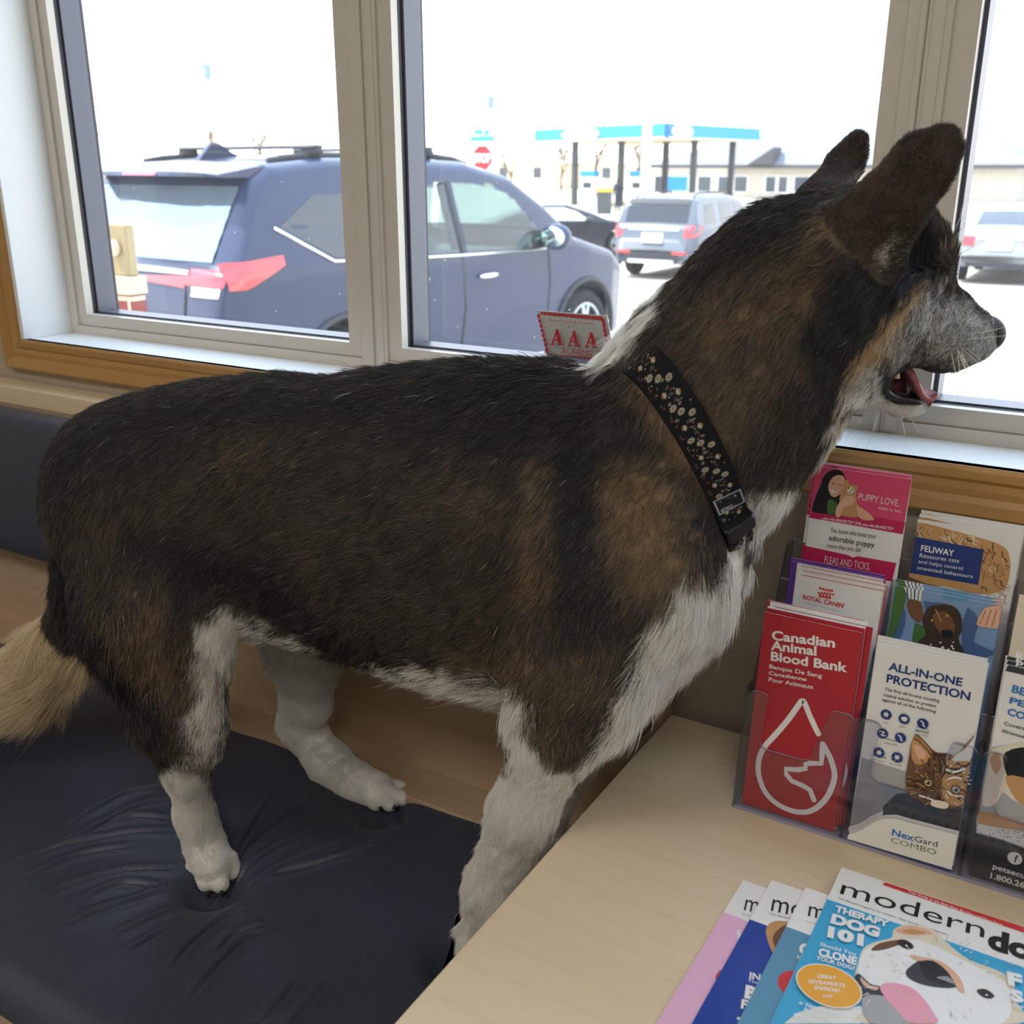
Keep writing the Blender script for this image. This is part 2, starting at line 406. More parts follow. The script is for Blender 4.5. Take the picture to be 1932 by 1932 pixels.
unit(5, 1.163, 1.852, .044, .040)
# mullion cover beads on the two joints
mb = MB()
for x in (-.905, -.2155, .474, 1.163):
    mb.box((x-.007, 1.1265, ZS), (x-.001, 1.131, ZT-.012)); mb.box((x+.004, 1.128, ZS+.002), (x+.016, 1.131, ZT-.012))
struct(mb.build('trim_6', M_white, bevel=.0012))

# ---------------------------------------------------------------- bench
SEAT = -0.80
bench = empty('bench', (-1.2, .75, FLOOR), 'maple waiting room bench with black padded seat and back under the window', 'bench')
BX0, BX1 = -2.3, -.3965
mb = MB(); mb.box((BX0, 1.0, SEAT-.02), (BX1, 1.03, -.376))
mb.build('back_panel', M_maple_edge, bench, bevel=.0015)
mb = MB(); mb.box((BX0, .9985, -.376), (BX1, 1.046, -.346)); mb.build('top_rail', M_maple, bench, bevel=.0015)
mb = MB(); mb.box((BX0, .935, SEAT-.03), (BX1, 1.0, SEAT-.001)); mb.build('ledge', M_maple_edge, bench, bevel=.0015)
mb = MB(); mb.box((BX0, .49, FLOOR), (BX1, .51, SEAT-.075)); mb.build('front_board', M_maple_edge, bench, bevel=.0015)
mb = MB(); mb.box((BX0, .49, SEAT-.075), (BX1, .96, SEAT-.055)); mb.build('seat_board', M_maple_edge, bench)
mb = MB(); mb.box((BX1-.022, .512, FLOOR), (BX1-.001, .998, SEAT-.076)); mb.build('end_panel', M_maple_v, bench)
# padded back: rounded slab, slightly tilted
mb = MB(); rs = []
sec = []
for t in np.linspace(0, 2*PI, 48, endpoint=False):
    c, s = math.cos(t), math.sin(t); e = .22
    u = abs(c)**(.5)*math.copysign(1, c); v = abs(s)**(e)*math.copysign(1, s)
    sec.append((.032*u, .122*v))
for x, k in ((BX0, .9), (BX0+.01, 1), (BX1-.02, 1), (BX1-.008, .97), (BX1-.002, .85), (BX1, .55)):
    rs.append([(x, .962+a*k+.10*(-.495-(-.495+b))*-.1, -.495+b*(.9+.1*k)) for a, b in sec])
mb.rings(rs, 0, True, True)
mb.build('back_cushion', M_leather, bench)
# seat cushion with the dents and creases made by the dog's weight
PAW_N = atZ(402, 1672, SEAT-.012); PAW_F = atZ(715, 1512, SEAT); PAW_A = np.array([-.505, .735, SEAT])
creases = [[(620,1545),(520,1590),(440,1640)], [(700,1560),(560,1610),(455,1660)], [(520,1490),(470,1560),(440,1610)], [(600,1500),(500,1560),(430,1625)],
           [(760,1570),(640,1610),(500,1640)], [(330,1625),(240,1635),(140,1665),(60,1700)], [(345,1650),(250,1690),(170,1720),(90,1760)], [(350,1690),(290,1720),(210,1760)],
           [(330,1560),(230,1570),(100,1600),(0,1640)], [(320,1540),(250,1540),(160,1565)], [(330,1500),(260,1520),(180,1560),(60,1610)], [(360,1720),(300,1750),(240,1790)],
           [(520,1740),(460,1770),(400,1830),(360,1880)], [(500,1735),(440,1755),(410,1790)], [(470,1700),(420,1720),(360,1770),(320,1830)], [(310,1480),(230,1500),(120,1560)],
           [(390,1480),(410,1560),(425,1600)], [(300,1660),(230,1660),(160,1690)], [(560,1850),(520,1900),(480,1932)], [(620,1850),(560,1920),(530,1960)], [(260,1590),(150,1610),(40,1660)]]
creases = [np.array([atZ(x, y, SEAT)[:2] for x, y in spline(c, 5, False)]) for c in creases]
x0, x1, y0, y1 = BX0, BX1-.0015, .448, .947
nx, ny = 760, 250
# cross-section parameter: front roll, top, back roll
R = .036
path = []
for t in np.linspace(-PI/2, PI/2, 20): path.append((y0+R-R*math.cos(t), SEAT-R+R*math.sin(t)))
for y in np.linspace(y0+R, y1-.012, ny)[1:-1]: path.append((y, SEAT))
for t in np.linspace(PI/2, 0, 8): path.append((y1-.012+.012*math.cos(t), SEAT-.012+.012*math.sin(t)))
path.append((y1, SEAT-.056))
path = np.array(path); xs = np.concatenate([np.linspace(x0, -1.35, 60, endpoint=False), np.linspace(-1.35, x1-.012, nx), x1-.012+.012*np.sin(np.linspace(0, PI/2, 7))[1:]])
endk = np.concatenate([np.zeros(len(xs)-6), .012*(1-np.cos(np.linspace(0, PI/2, 7)))[1:]])
Xg, Yg = np.meshgrid(xs, path[:, 0], indexing='ij'); Zg = np.broadcast_to(path[:, 1], Xg.shape).copy()
top = np.clip((Zg-(SEAT-R))/R, 0, 1)
Zg -= endk[:, None]*top
dz = np.zeros_like(Xg)
for P, dep, r1, sag, r2 in ((PAW_N, .022, .036, .012, .13), (PAW_F, .012, .04, .008, .11), (PAW_A, .016, .04, .010, .12)):
    r = np.hypot(Xg-P[0], Yg-P[1]); dz -= dep*np.exp(-(r/r1)**4)+sag*np.exp(-(r/r2)**2)
for c in creases:
    L = np.linspace(0, 1, len(c)); a = .0030*np.sin(PI*L)**.8
    best = np.full(Xg.shape, 9.0); amp = np.zeros_like(Xg); sg = np.zeros_like(Xg)
    for i in range(len(c)-1):
        d = c[i+1]-c[i]; t = np.clip(((Xg-c[i][0])*d[0]+(Yg-c[i][1])*d[1])/(d@d+1e-12), 0, 1)
        qx, qy = Xg-c[i][0]-t*d[0], Yg-c[i][1]-t*d[1]; q = np.hypot(qx, qy); mk = q < best
        best[mk] = q[mk]; amp[mk] = (a[i]*(1-t)+a[i+1]*t)[mk]; sg[mk] = np.sign(d[0]*qy-d[1]*qx)[mk]
    dz += amp*(1.0*np.exp(-((best-.004*sg*0-.0055)/.0065)**2)-1.3*np.exp(-(best/.0026)**2))
dz += .0012*np.sin(Xg*31+2*np.sin(Yg*17))*np.sin(Yg*23+1.5*np.sin(Xg*13))
Zg += dz*top
V = np.stack([Xg, Yg, Zg], -1).reshape(-1, 3); ni, nj = Xg.shape
I = np.arange(ni*nj).reshape(ni, nj)
Fq = np.stack([I[:-1, :-1], I[1:, :-1], I[1:, 1:], I[:-1, 1:]], -1).reshape(-1, 4)
me = bpy.data.meshes.new('seat_cushion'); me.from_pydata(V.tolist(), [], Fq.tolist()+[list(I[-1, :])]); me.materials.append(M_leather)
me.polygons.foreach_set('use_smooth', [True]*len(me.polygons)); me.update()
so = bpy.data.objects.new('seat_cushion', me); COL.objects.link(so); par(so, bench)
def seat_z(x, y):
    z = SEAT
    for P, dep, r1, sag, r2 in ((PAW_N, .022, .036, .012, .13), (PAW_F, .012, .04, .008, .11), (PAW_A, .016, .04, .010, .12)):
        r = math.hypot(x-P[0], y-P[1]); z -= dep*math.exp(-(r/r1)**4)+sag*math.exp(-(r/r2)**2)
    return z

# ---------------------------------------------------------------- table
TZ = -0.62
table = empty('end_table', (.1, .6, FLOOR), 'pale maple end table in front of the window holding brochures and magazines', 'table')
mb = MB(); mb.box((-.394, .28, TZ-.028), (.55, 1.022, TZ)); mb.build('table_top', M_maple, table, bevel=.0018)
for x in (-.380, .51):
    mb = MB(); mb.box((x, .32, FLOOR), (x+.022, .98, TZ-.028)); mb.build('side_panel', M_maple_v, table, bevel=.001)
mb = MB(); mb.box((-.358, .93, FLOOR+.1), (.51, .95, TZ-.028)); mb.build('rear_panel', M_maple_edge, table)
# ---------------------------------------------------------------- printed papers
def ink(name, r, g, b, rough=0.35): return mat('ink_'+name, srgb(r, g, b), rough, 0.4)
I_white = ink('white', 236, 236, 234); I_black = ink('black', 26, 26, 30); I_red = ink('red', 176, 38, 50); I_pink = ink('pink', 224, 74, 118); I_mag = ink('magenta', 196, 32, 92)
I_navy = ink('navy', 34, 58, 120); I_purple = ink('purple', 100, 52, 150); I_grey = ink('grey', 150, 150, 152); I_dk = ink('charcoal', 52, 55, 60); I_skin = ink('skin', 226, 176, 146)
I_tan = ink('tan', 196, 150, 98); I_brown = ink('brown', 112, 78, 50); I_dbrown = ink('dark_brown', 62, 46, 36); I_cream = ink('cream', 226, 214, 192); I_green = ink('green', 70, 108, 52)
I_denim = ink('denim', 122, 152, 190); I_denim2 = ink('denim_dark', 70, 96, 140); I_blue = ink('blue', 46, 116, 190); I_sky = ink('sky', 62, 168, 214); I_rblue = ink('royal', 34, 66, 156)
I_teal = ink('steel', 92, 148, 180); I_lpink = ink('light_pink', 232, 184, 214); I_orange = ink('orange', 236, 168, 52); I_lgrey = ink('pale_grey', 228, 227, 222); I_mgrey = ink('mid_grey', 168, 168, 166)
I_gold = ink('gold', 190, 158, 110); I_crim = ink('crimson', 206, 52, 54); I_tongue = ink('tongue', 236, 160, 182); I_fade = ink('faded', 222, 222, 222); I_sage = ink('sage', 104, 134, 110)
M_paper = mat('paper_edge', srgb(232, 232, 236), 0.7, 0.2)

class Page:
    """a sheet standing or lying in the room, with its printing laid out in millimetres"""
    def __init__(s, origin, uax, vax, W, H, th, base, zoom):
        s.o = np.array(origin, float); s.u = np.array(uax, float); s.v = np.array(vax, float); s.n = np.cross(s.u, s.v)
        s.W, s.H, s.th, s.z = W, H, th, zoom
        s.mats = [M_paper, base]; s.mb = MB()
        a, b, t = W/1000, H/1000, th/1000
        s.mb.add([(0,0,0),(a,0,0),(a,0,b),(0,0,b),(0,t,0),(a,t,0),(a,t,b),(0,t,b)], [(4,7,6,5),(0,4,5,1),(1,5,6,2),(2,6,7,3),(3,7,4,0)], 0)
        s.mb.add([(0,0,0),(a,0,0),(a,0,b),(0,0,b)], [(0,1,2,3)], 1)
        s.p = Print(s.mb, lambda u, v, k: (u/1000, -.00006*(k+1), v/1000), s.mats)
    def q(s, zx, zy):
        """where a point of the enlarged photograph lies on this sheet, in millimetres"""
        x, y = s.z[0]+zx/s.z[2], s.z[1]+zy/s.z[2]; d = ray(x, y); t = (s.o@s.n)/(d@s.n); P = d*t-s.o
        return P@s.u*1000, P@s.v*1000
    def Q(s, pts): return [s.q(*p) for p in pts]
    def T(s, t, a, b, ytop, M, bold=0.0, shear=0.0):
        u0, v0 = s.q(*a); u1, v1 = s.q(*b); _, vt = s.q(a[0], ytop)
        s.p.text(t, u0, v0, max(vt-v0, .4), M, w=max(u1-u0, 1), bold=bold, shear=shear, rot=math.atan2(v1-v0, u1-u0))
    def P(s, pts, M, smooth=0):
        pts = spline(pts, smooth) if smooth else pts
        Qs = [(min(max(u, .1), s.W-.1), min(max(v, .1), s.H-.1)) for u, v in s.Q(pts)]
        out = [Qs[0]]
        for c in Qs[1:]:
            if abs(c[0]-out[-1][0])+abs(c[1]-out[-1][1]) > .05: out.append(c)
        if len(out) > 2: s.p.poly(out, M)
    def L(s, pts, wd, M, smooth=0, closed=False, micro=False):
        if micro: s.p.k += .02
        s.p.line(s.Q(pts), wd, M, smooth, closed=closed, lift=not micro, round_=not micro)
    def O(s, c, r, M, n=18, k=1.0):
        u, v = s.q(*c); sm = n <= 8; s.p.k += .02 if sm else 0; s.p.oval(u, v, r, r*k, M, n, lift=not sm)
    def obj(s, name, label, cat, group, lean=None):
        o = s.mb.build(name, s.mats); o.matrix_world = Matrix(((*[s.u[0], -s.n[0], s.v[0]], s.o[0]), (s.u[1], -s.n[1], s.v[1], s.o[1]), (s.u[2], -s.n[2], s.v[2], s.o[2]), (0, 0, 0, 1))) if False else Matrix([[s.u[i], -s.n[i], s.v[i], s.o[i]] for i in range(3)]+[[0, 0, 0, 1]])
        return tag(o, label, cat, group)
def upright(x, Y, z, W, H, lean, base, zoom, th=.5):
    a = math.radians(lean); return Page((x, Y, z), (1, 0, 0), (0, math.sin(a), math.cos(a)), W, H, th, base, zoom)
def shift(o, dx, dy, dz, label, group):
    c = o.copy(); COL.objects.link(c); c.location = Vector(o.location)+Vector((dx, dy, dz)); c['label'] = label; c['group'] = group; o['group'] = group
    return c
Z4, Z5, Z6, Z7 = (1380, 860, 3.5), (1380, 1200, 3.5), (1330, 1600, 3.209), (1780, 1040, 2.927)
BOT = TZ+.005

# --- blood bank brochures (front tier, first column)
g = upright(-.2595, .8845, BOT, 93, 205, 6.5, I_red, Z4)
g.T('Canadian', (266, 1212), (686, 1266), 1150, I_white, .03); g.T('Animal', (260, 1278), (563, 1319), 1216, I_white, .03); g.T('Blood Bank', (260, 1349), (767, 1428), 1288, I_white, .03)
g.T('Banque De Sang', (250, 1402), (598, 1466), 1374, I_white, .015); g.T('Canadienne', (247, 1444), (497, 1488), 1418, I_white, .015); g.T('Pour Animaux', (246, 1488), (543, 1540), 1459, I_white, .015)
g.z = Z5
g.L([(575,645),(548,590),(512,510),(484,440),(470,428),(455,440),(380,545),(300,640),(235,710)], 5.4, I_white, 3)
g.L([(235,710),(195,775),(178,850),(185,930),(225,1030),(300,1105),(400,1152),(500,1160),(580,1120),(645,1040),(682,930),(668,845),(640,775),(604,712)], 5.4, I_white, 4)
g.L([(604,712),(600,780),(594,840),(520,838),(490,846),(492,872),(440,882),(358,876),(366,915),(400,955),(470,985),(520,1015),(545,1080)], 5.2, I_white)
red = g.obj('brochure', 'front red blood bank brochure with the white drop outline, in the clear rack', 'brochure', None)
shift(red, .0012, .003, .0035, 'red brochure just behind the one with the drop, only its top edge showing', 'red brochures')
shift(red, .0075, .007, .0045, 'red brochure pushed out to the side behind the front red ones', 'red brochures')
shift(red, -.0012, .010, .0085, 'hindmost red brochure in the lower left pocket, highest of them', 'red brochures')
g = upright(-.2585, .8845, BOT, 93, 209, 6.5, I_white, Z4)
wl = g.obj('leaflet', 'plain white leaflet showing as a white edge among the red brochures', 'leaflet', 'white leaflets between the red brochures'); wl.location.y += .0055
c = shift(wl, .001, .003, .004, 'white leaflet standing tallest at the back of the red brochure pocket', 'white leaflets between the red brochures')

# --- second tier, first column: white sheets with a red crown logo and a purple sheet behind
g = upright(-.2445, .928, -.590, 83.5, 209, 7.3, I_lgrey, Z4)
for k in range(5): g.O((588+19*k, 886-2*abs(k-2)+4*k-8), 1.35, I_crim, 10)
for k in range(6): g.O((578+19*k, 905+2*k-2*min(k, 5-k)), 1.1, I_crim, 10)
for k in range(4): g.L([(585+22*k, 910+3*k), (592+20*k, 928+3*k)], 1.5, I_crim)
g.L([(582, 925), (620, 930), (655, 938)], 1.6, I_crim)
g.T('ROYAL CANIN', (472, 943), (738, 1003), 912, I_crim, .02); g.T("'", (742, 990), (750, 990), 972, I_crim)
g.T('INCREDIBLE IN EVERY DETAIL', (480, 970), (718, 1027), 962, I_grey)
g.T('PRECISE NUTRI', (930, 960), (700, 912), 925, I_fade) if False else None
g.L([(1018, 893), (960, 1230)], .6, I_crim); g.L([(465, 783), (1018, 891)], .5, I_crim)
rc = g.obj('leaflet', 'white leaflet with a red crown logo, behind the red brochures', 'leaflet', None)
shift(rc, .0008, .0025, .004, 'white leaflet directly behind the one with the crown logo', 'white crown leaflets')
shift(rc, -.0015, .005, .0075, 'tallest white leaflet of the crown logo stack', 'white crown leaflets')
g = upright(-.253, .937, -.588, 91, 214, 7.3, I_purple, Z4); pu = g.obj('brochure', 'purple brochure peeking out at the left behind the crown leaflets', 'brochure', None)
pu2 = shift(pu, -.0015, .003, .002, 'second purple brochure at the back of the crown leaflet pocket', 'purple brochures')

# --- top tier, first column: pink puppy brochures
g = upright(-.2475, .976, -.497, 92, 214, 6.5, I_white, Z4)
g.P([(540,50),(1195,140),(1130,515),(490,405)], I_pink); g.P([(560,330),(1150,440),(1130,518),(490,402)], I_mag)
g.P([(470,590),(770,655),(800,672),(835,662),(1090,708),(1060,830),(400,722)], I_mag)
g.P([(700,92),(650,100),(610,135),(590,190),(560,260),(535,340),(540,370),(640,385),(700,380),(740,200),(752,150),(735,110)], I_black, 3)
g.P([(655,160),(640,205),(650,250),(675,272),(705,262),(740,225),(750,180),(740,135),(690,130)], I_skin, 4)
g.P([(655,215),(690,238),(712,232),(690,250),(668,245)], I_white, 2); g.L([(665,182),(680,186)], .7, I_black); g.L([(710,190),(728,194)], .7, I_black); g.L([(668,236),(690,248),(715,236)], .5, I_mag)
g.P([(640,290),(690,300),(700,340),(690,385),(635,375)], I_green, 3)
g.P([(740,190),(765,155),(780,185),(800,190),(838,200),(825,235),(830,300),(850,360),(840,405),(740,395),(720,360),(715,280)], I_tan, 3)
g.P([(770,215),(800,205),(812,230),(795,250),(770,245)], I_cream, 3); g.O((775,212), .8, I_black, 8); g.O((800,222), .7, I_black, 8); g.O((785,238), .8, I_black, 8)
g.P([(700,330),(760,262),(815,280),(800,315),(740,345),(720,400),(690,395)], I_skin, 3); g.P([(830,330),(900,370),(940,410),(930,425),(850,412)], I_skin, 3)
g.T('PUPPY LOVE,', (838, 288), (1108, 335), 240, I_white, -.005); g.T('made to last...', (972, 350), (1135, 378), 328, I_white, -.005)
g.T('...start with BRAVECTO* ONE, stay with BRAVECTO*', (594, 416), (1070, 492), 396, I_white, .01)
g.T('You know who loves your', (655, 502), (957, 545), 470, I_dk); g.T('adorable puppy', (645, 555), (945, 605), 518, I_dk, .005); g.T('more than you do?', (636, 602), (858, 634), 574, I_dk)
g.T('FLEAS AND TICKS.', (615, 706), (915, 754), 656, I_white, -.005)
for c in ((710, 766), (787, 778)): g.O(c, 4.0, I_crim); g.O(c, 2.0, I_white, 10)
pk = g.obj('brochure', 'front pink brochure with a smiling person hugging a puppy, top of the rack', 'brochure', None)
shift(pk, -.0035, .003, .002, 'pink brochure behind, peeking out at the left edge', 'pink brochures')
shift(pk, -.002, .006, .0025, 'hindmost pink brochure, its pink top edge showing', 'pink brochures')

# --- top tier, second column: curly fur brochure with a dark blue box
g = upright(-.1455, .978, -.528, 92, 206, 6.5, I_lgrey, Z4)
g.P([(1225,440),(1210,540),(1140,835),(1400,860),(1640,915),(1800,880),(1840,760),(1830,640),(1760,580),(1600,530),(1450,490)], I_tan, 3)
for k in range(150):
    rr = np.random.default_rng(k); x = 1215+rr.random()*600; y = 460+(x-1215)*.14+rr.random()*(60+(x-1215)*.35 if x > 1600 else 50) if k % 2 else 760+rr.random()*130+(x-1215)*.08
    x, y = (1650+rr.random()*180, 590+rr.random()*270) if k % 3 == 0 else (x, y); dx, dy = (rr.random()-.3)*60, 20+rr.random()*50; ph = rr.random()*6
    g.L([(x+dx*t+9*math.sin(ph+5*t), y+dy*t+6*math.cos(ph+6*t)) for t in np.linspace(0, 1, 5)], .35+.7*rr.random(), (I_brown, I_cream, I_gold, I_tan, I_gold, I_dbrown)[k % 6], 2, micro=True)
g.P([(1140,790),(1280,840),(1460,880),(1640,915),(1600,935),(1300,900),(1135,850)], I_brown, 2)
g.P([(1200,530),(1668,618),(1630,852),(1145,765)], I_navy)
g.T('FELIWAY', (1250, 626), (1468, 662), 586, I_white, .02); g.T('Reassures cats', (1242, 668), (1503, 706), 640, I_white); g.T('and helps control', (1234, 706), (1527, 754), 682, I_white); g.T('unwanted behaviours', (1226, 748), (1592, 808), 722, I_white)
fe = g.obj('brochure', 'front brochure with curly blond fur and a dark blue title box', 'brochure', None)
shift(fe, .0005, .0035, .0045, 'white edged brochure right behind the curly fur one', 'curly fur brochures')
shift(fe, .001, .007, .0075, 'tallest brochure at the back of the curly fur stack', 'curly fur brochures')

# --- second tier, second column: person in jeans with a dark dog
g = upright(-.1525, .933, -.590, 94, 213, 7.2, I_denim, Z4)
g.P([(1085,850),(1165,860),(1150,960),(1110,1100),(1060,1230),(1000,1235)], I_green); g.P([(1210,1100),(1330,1150),(1340,1330),(1180,1280)], I_green)
g.P([(1140,860),(1260,885),(1250,960),(1170,940)], I_lgrey); g.P([(1390,905),(1570,935),(1540,965),(1400,950)], I_teal)
for k in range(4): g.L([(1160+26*k, 870+5*k), (1165+22*k, 945+4*k)], 1.2, (I_navy, I_sage)[k % 2])
g.P([(1170,950),(1245,960),(1265,1020),(1255,1090),(1230,1100),(1185,1060),(1160,1000)], I_brown, 3)
g.P([(1140,1000),(1150,1100),(1100,1235),(1060,1235),(1100,1120)], I_denim2, 2); g.P([(1270,960),(1420,975),(1300,1080)], I_denim2); g.P([(1560,1000),(1640,1100),(1600,1230),(1780,1300),(1770,1320),(1560,1330),(1520,1180)], I_denim2, 2)
g.P([(1290,1010),(1350,985),(1450,985),(1510,1040),(1525,1140),(1500,1210),(1530,1330),(1240,1290),(1240,1220),(1285,1180),(1260,1090)], I_dbrown, 4)
g.P([(1330,1050),(1420,1030),(1475,1110),(1465,1180),(1420,1195),(1370,1160)], I_brown, 4); g.P([(1390,1150),(1455,1150),(1460,1195),(1400,1195)], I_black, 4)
g.O((1325,1085), 1.0, I_orange, 8); g.O((1425,1055), 1.0, I_orange, 8); g.L([(1350,1015),(1385,1090)], .9, I_tan)
for k in range(20):
    rr = np.random.default_rng(90+k); g.O((1250+rr.random()*220, 1225+rr.random()*85), .7+rr.random()*.6, I_lgrey, 8)
g.P([(1620,1110),(1660,1020),(1700,995),(1800,1000),(1790,1130),(1680,1130)], I_skin, 3)
for k in range(3): g.L([(1640+40*k, 1110+8*k), (1680+36*k, 1020)], .6, I_brown)
je = g.obj('brochure', 'brochure picturing a dark dog before blue jeans, middle tier of the rack', 'brochure', None)
shift(je, .0008, .003, .002, 'brochure right behind the dark dog one, a pale top edge', 'jeans brochures')
shift(je, -.001, .006, .004, 'hindmost brochure of the dark dog stack', 'jeans brochures')

# --- front tier, second column: kitten brochure
g = upright(-.1525, .8845, BOT, 94, 199, 6.5, I_lgrey, Z5)
g.P([(860,800),(1170,900),(1560,1010),(1500,1330),(760,1240)], I_mgrey); g.P([(830,960),(1180,1010),(1530,1100),(1500,1340),(740,1260)], I_grey); g.P([(1090,1040),(1300,1060),(1530,1140),(1505,1320),(1000,1230)], I_dk, 2)
g.T('ALL-IN-ONE', (1036, 222), (1522, 331), 168, I_navy, .03); g.T('PROTECTION', (1022, 302), (1574, 425), 246, I_navy, .03)
for t, a, b, y in (('The first all-in-one monthly', (1012,358), (1377,440), 336), ('topical solution to protect', (1003,394), (1352,472), 373), ('against all of the following:', (995,426), (1355,508), 406)): g.T(t, a, b, y, I_dk, .012)
ic = [(1022,517),(1142,545),(1265,575),(1000,640),(1118,668),(977,765),(1097,795)]
for k, c in enumerate(ic):
    g.O(c, 5.0, I_navy)
    if k in (0, 5, 6):
        g.O(c, 1.9, I_lgrey, 10)
        for q in range(6): g.L([c, (c[0]+22*math.cos(q*1.05), c[1]+22*math.sin(q*1.05))], .5, I_lgrey)
    elif k == 1: g.P([(1122,535),(1150,530),(1165,545),(1150,562),(1128,552)], I_lgrey, 3)
    elif k == 3: g.L([(980,625),(1012,632),(990,650),(1018,655)], 1.1, I_lgrey, 3)
    else: g.L([(c[0]-12,c[1]-18),(c[0]+4,c[1]-2),(c[0]+2,c[1]+10),(c[0]+12,c[1]+20)], 1.3, I_lgrey, 3)
for t, a, b, y in (('TICKS',(1002,566),(1040,573),556), ('FLEAS',(1110,592),(1152,600),581), ('INTESTINAL',(1215,622),(1300,640),611), ('NEMATODES',(1208,642),(1300,660),631), ('TAPEWORMS',(1010,700),(1100,720),688), ('HEARTWORM',(918,806),(1018,828),795), ('EAR MITES',(1048,836),(1125,852),825)): g.T(t, a, b, y, I_dk)
g.P([(1180,770),(1195,690),(1222,668),(1275,715),(1340,780),(1420,790),(1470,805),(1530,740),(1640,640),(1620,790),(1590,960),(1560,1090),(1470,1130),(1330,1110),(1250,1080),(1170,1030),(1155,940),(1165,850)], I_brown, 4)
g.P([(1410,830),(1470,805),(1540,810),(1600,760),(1585,960),(1540,1090),(1460,1110),(1400,1050),(1395,950)], I_tan, 3)
g.P([(1450,810),(1540,740),(1630,650),(1605,800),(1540,815)], I_lgrey, 2)
g.P([(1195,700),(1225,680),(1320,785),(1260,840),(1200,810)], I_tan, 3); g.P([(1210,730),(1235,710),(1290,775),(1250,810)], I_skin, 3)
for a in ([(1340,790),(1350,850),(1340,900)], [(1370,795),(1385,850),(1375,900)], [(1170,930),(1220,950),(1260,930)], [(1175,980),(1230,990),(1280,1010)], [(1310,800),(1310,850)], [(1430,850),(1480,870),(1550,850)], [(1420,890),(1480,900),(1540,880)], [(1500,830),(1540,850),(1580,830)], [(1540,950),(1580,970)], [(1530,1000),(1570,1040)], [(1500,1060),(1550,1080)], [(1400,800),(1420,850),(1400,920)]): g.L(a, 1.5, I_dbrown, 3)
for a in ([(1425,870),(1480,885),(1545,865)], [(1440,930),(1480,920),(1520,930)], [(1430,1010),(1470,1040),(1530,1040)], [(1250,1040),(1300,1055),(1350,1075)]): g.L(a, 1.6, I_white, 3)
for k in range(170):
    rr = np.random.default_rng(900+k); x = 1165+rr.random()*430; y = 800+rr.random()*300-(x-1165)*.06+20
    if (x-1370)**2/205**2+(y-955)**2/160**2 > 1: continue
    a_ = math.atan2(y-990, x-1380)+(rr.random()-.5)*.8; L_ = 14+rr.random()*22; g.L([(x, y), (x+L_*math.cos(a_), y+L_*math.sin(a_))], .35+.5*rr.random(), ((I_dbrown, I_tan, I_brown, I_gold) if x < 1400 else (I_black, I_white, I_lgrey, I_tan))[k % 4], micro=True)
for c in ((1305,955),(1488,1000)): g.O(c, 4.2, I_black); g.O(c, 3.4, I_gold if c[0] < 1400 else I_mgrey); g.O(c, 1.8, I_black, 12); g.O((c[0]-6, c[1]-6), .6, I_white, 8)
g.P([(1345,1050),(1385,1055),(1370,1085)], I_dbrown, 2); g.P([(1330,1070),(1380,1070),(1440,1090),(1420,1125),(1330,1105)], I_cream, 3)
g.P([(755,1290),(860,1270),(940,1220),(1010,1190),(1090,1188),(1180,1215),(1510,1300),(1470,1530),(750,1335)], I_lgrey)
g.P([(755,1325),(1475,1530),(1460,1580),(745,1380)], I_navy)
g.T('Nex', (1066, 1296), (1212, 1338), 1252, I_blue, .025); g.T('Gard', (1216, 1338), (1366, 1376), 1298, I_dk); g.T('COMBO', (1060, 1344), (1358, 1428), 1308, I_sage)
ai = g.obj('brochure', 'front kitten brochure with ALL-IN-ONE PROTECTION title, in the clear rack', 'brochure', None)
shift(ai, .0005, .003, .0025, 'pale brochure just behind the kitten one, its top edge showing', 'kitten brochures')
shift(ai, -.0012, .006, .005, 'third brochure of the kitten stack, tallest at its back', 'kitten brochures')

# --- third column
g = upright(-.0445, .8845, BOT, 94, 205, 6.5, I_lgrey, Z7)
g.P([(380,500),(470,530),(470,690),(338,660)], I_dk)
g.T('p', (402, 622), (438, 633), 590, I_white, .03); g.T('CA', (420, 642), (446, 649), 632, I_white)
g.T('BE', (374, 776), (450, 799), 732, I_blue, .035); g.T('PE', (362, 836), (448, 862), 800, I_blue, .035); g.T('CO', (350, 900), (448, 930), 860, I_blue, .035)
g.T('Covera', (334, 958), (450, 990), 936, I_dk, .01); g.T('illnesse', (322, 998), (448, 1033), 978, I_dk, .01)
g.P([(262,1080),(450,1060),(500,1100),(480,1560),(168,1540),(200,1350)], I_mgrey)
g.P([(250,1110),(330,1075),(480,1075),(480,1360),(400,1380),(330,1330),(290,1390),(215,1400),(225,1230)], I_cream, 3); g.P([(255,1150),(300,1110),(320,1180),(290,1230)], I_tan, 3)
g.P([(340,1110),(480,1095),(480,1290),(400,1300),(345,1220)], I_black, 3); g.P([(345,1240),(480,1270),(480,1400),(400,1370)], I_tan, 3)
g.P([(180,1500),(300,1510),(480,1560),(480,1640),(160,1540)], I_lgrey); g.P([(190,1440),(330,1460),(450,1500),(440,1540),(190,1500)], I_tan, 3)
for k in range(40):
    rr = np.random.default_rng(200+k); g.O((185+rr.random()*260, 1515+rr.random()*90+.0), .7, I_grey, 6)
g.P([(155,1545),(320,1590),(480,1650),(470,1930),(100,1790)], I_dk)
g.O((395, 1693), 6.0, I_white); g.T('f', (388, 1710), (404, 1716), 1668, I_dk, .04)
g.T('petsecu', (272, 1748), (450, 1804), 1718, I_white, .02); g.T('1.800.26', (258, 1800), (448, 1857), 1768, I_white, .02)
ps = g.obj('brochure', 'grey brochure with blue capitals and a round white f badge, right edge of the rack', 'brochure', None)
shift(ps, -.0008, .003, .003, 'brochure behind the blue lettered one at the right edge', 'pet cover brochures')
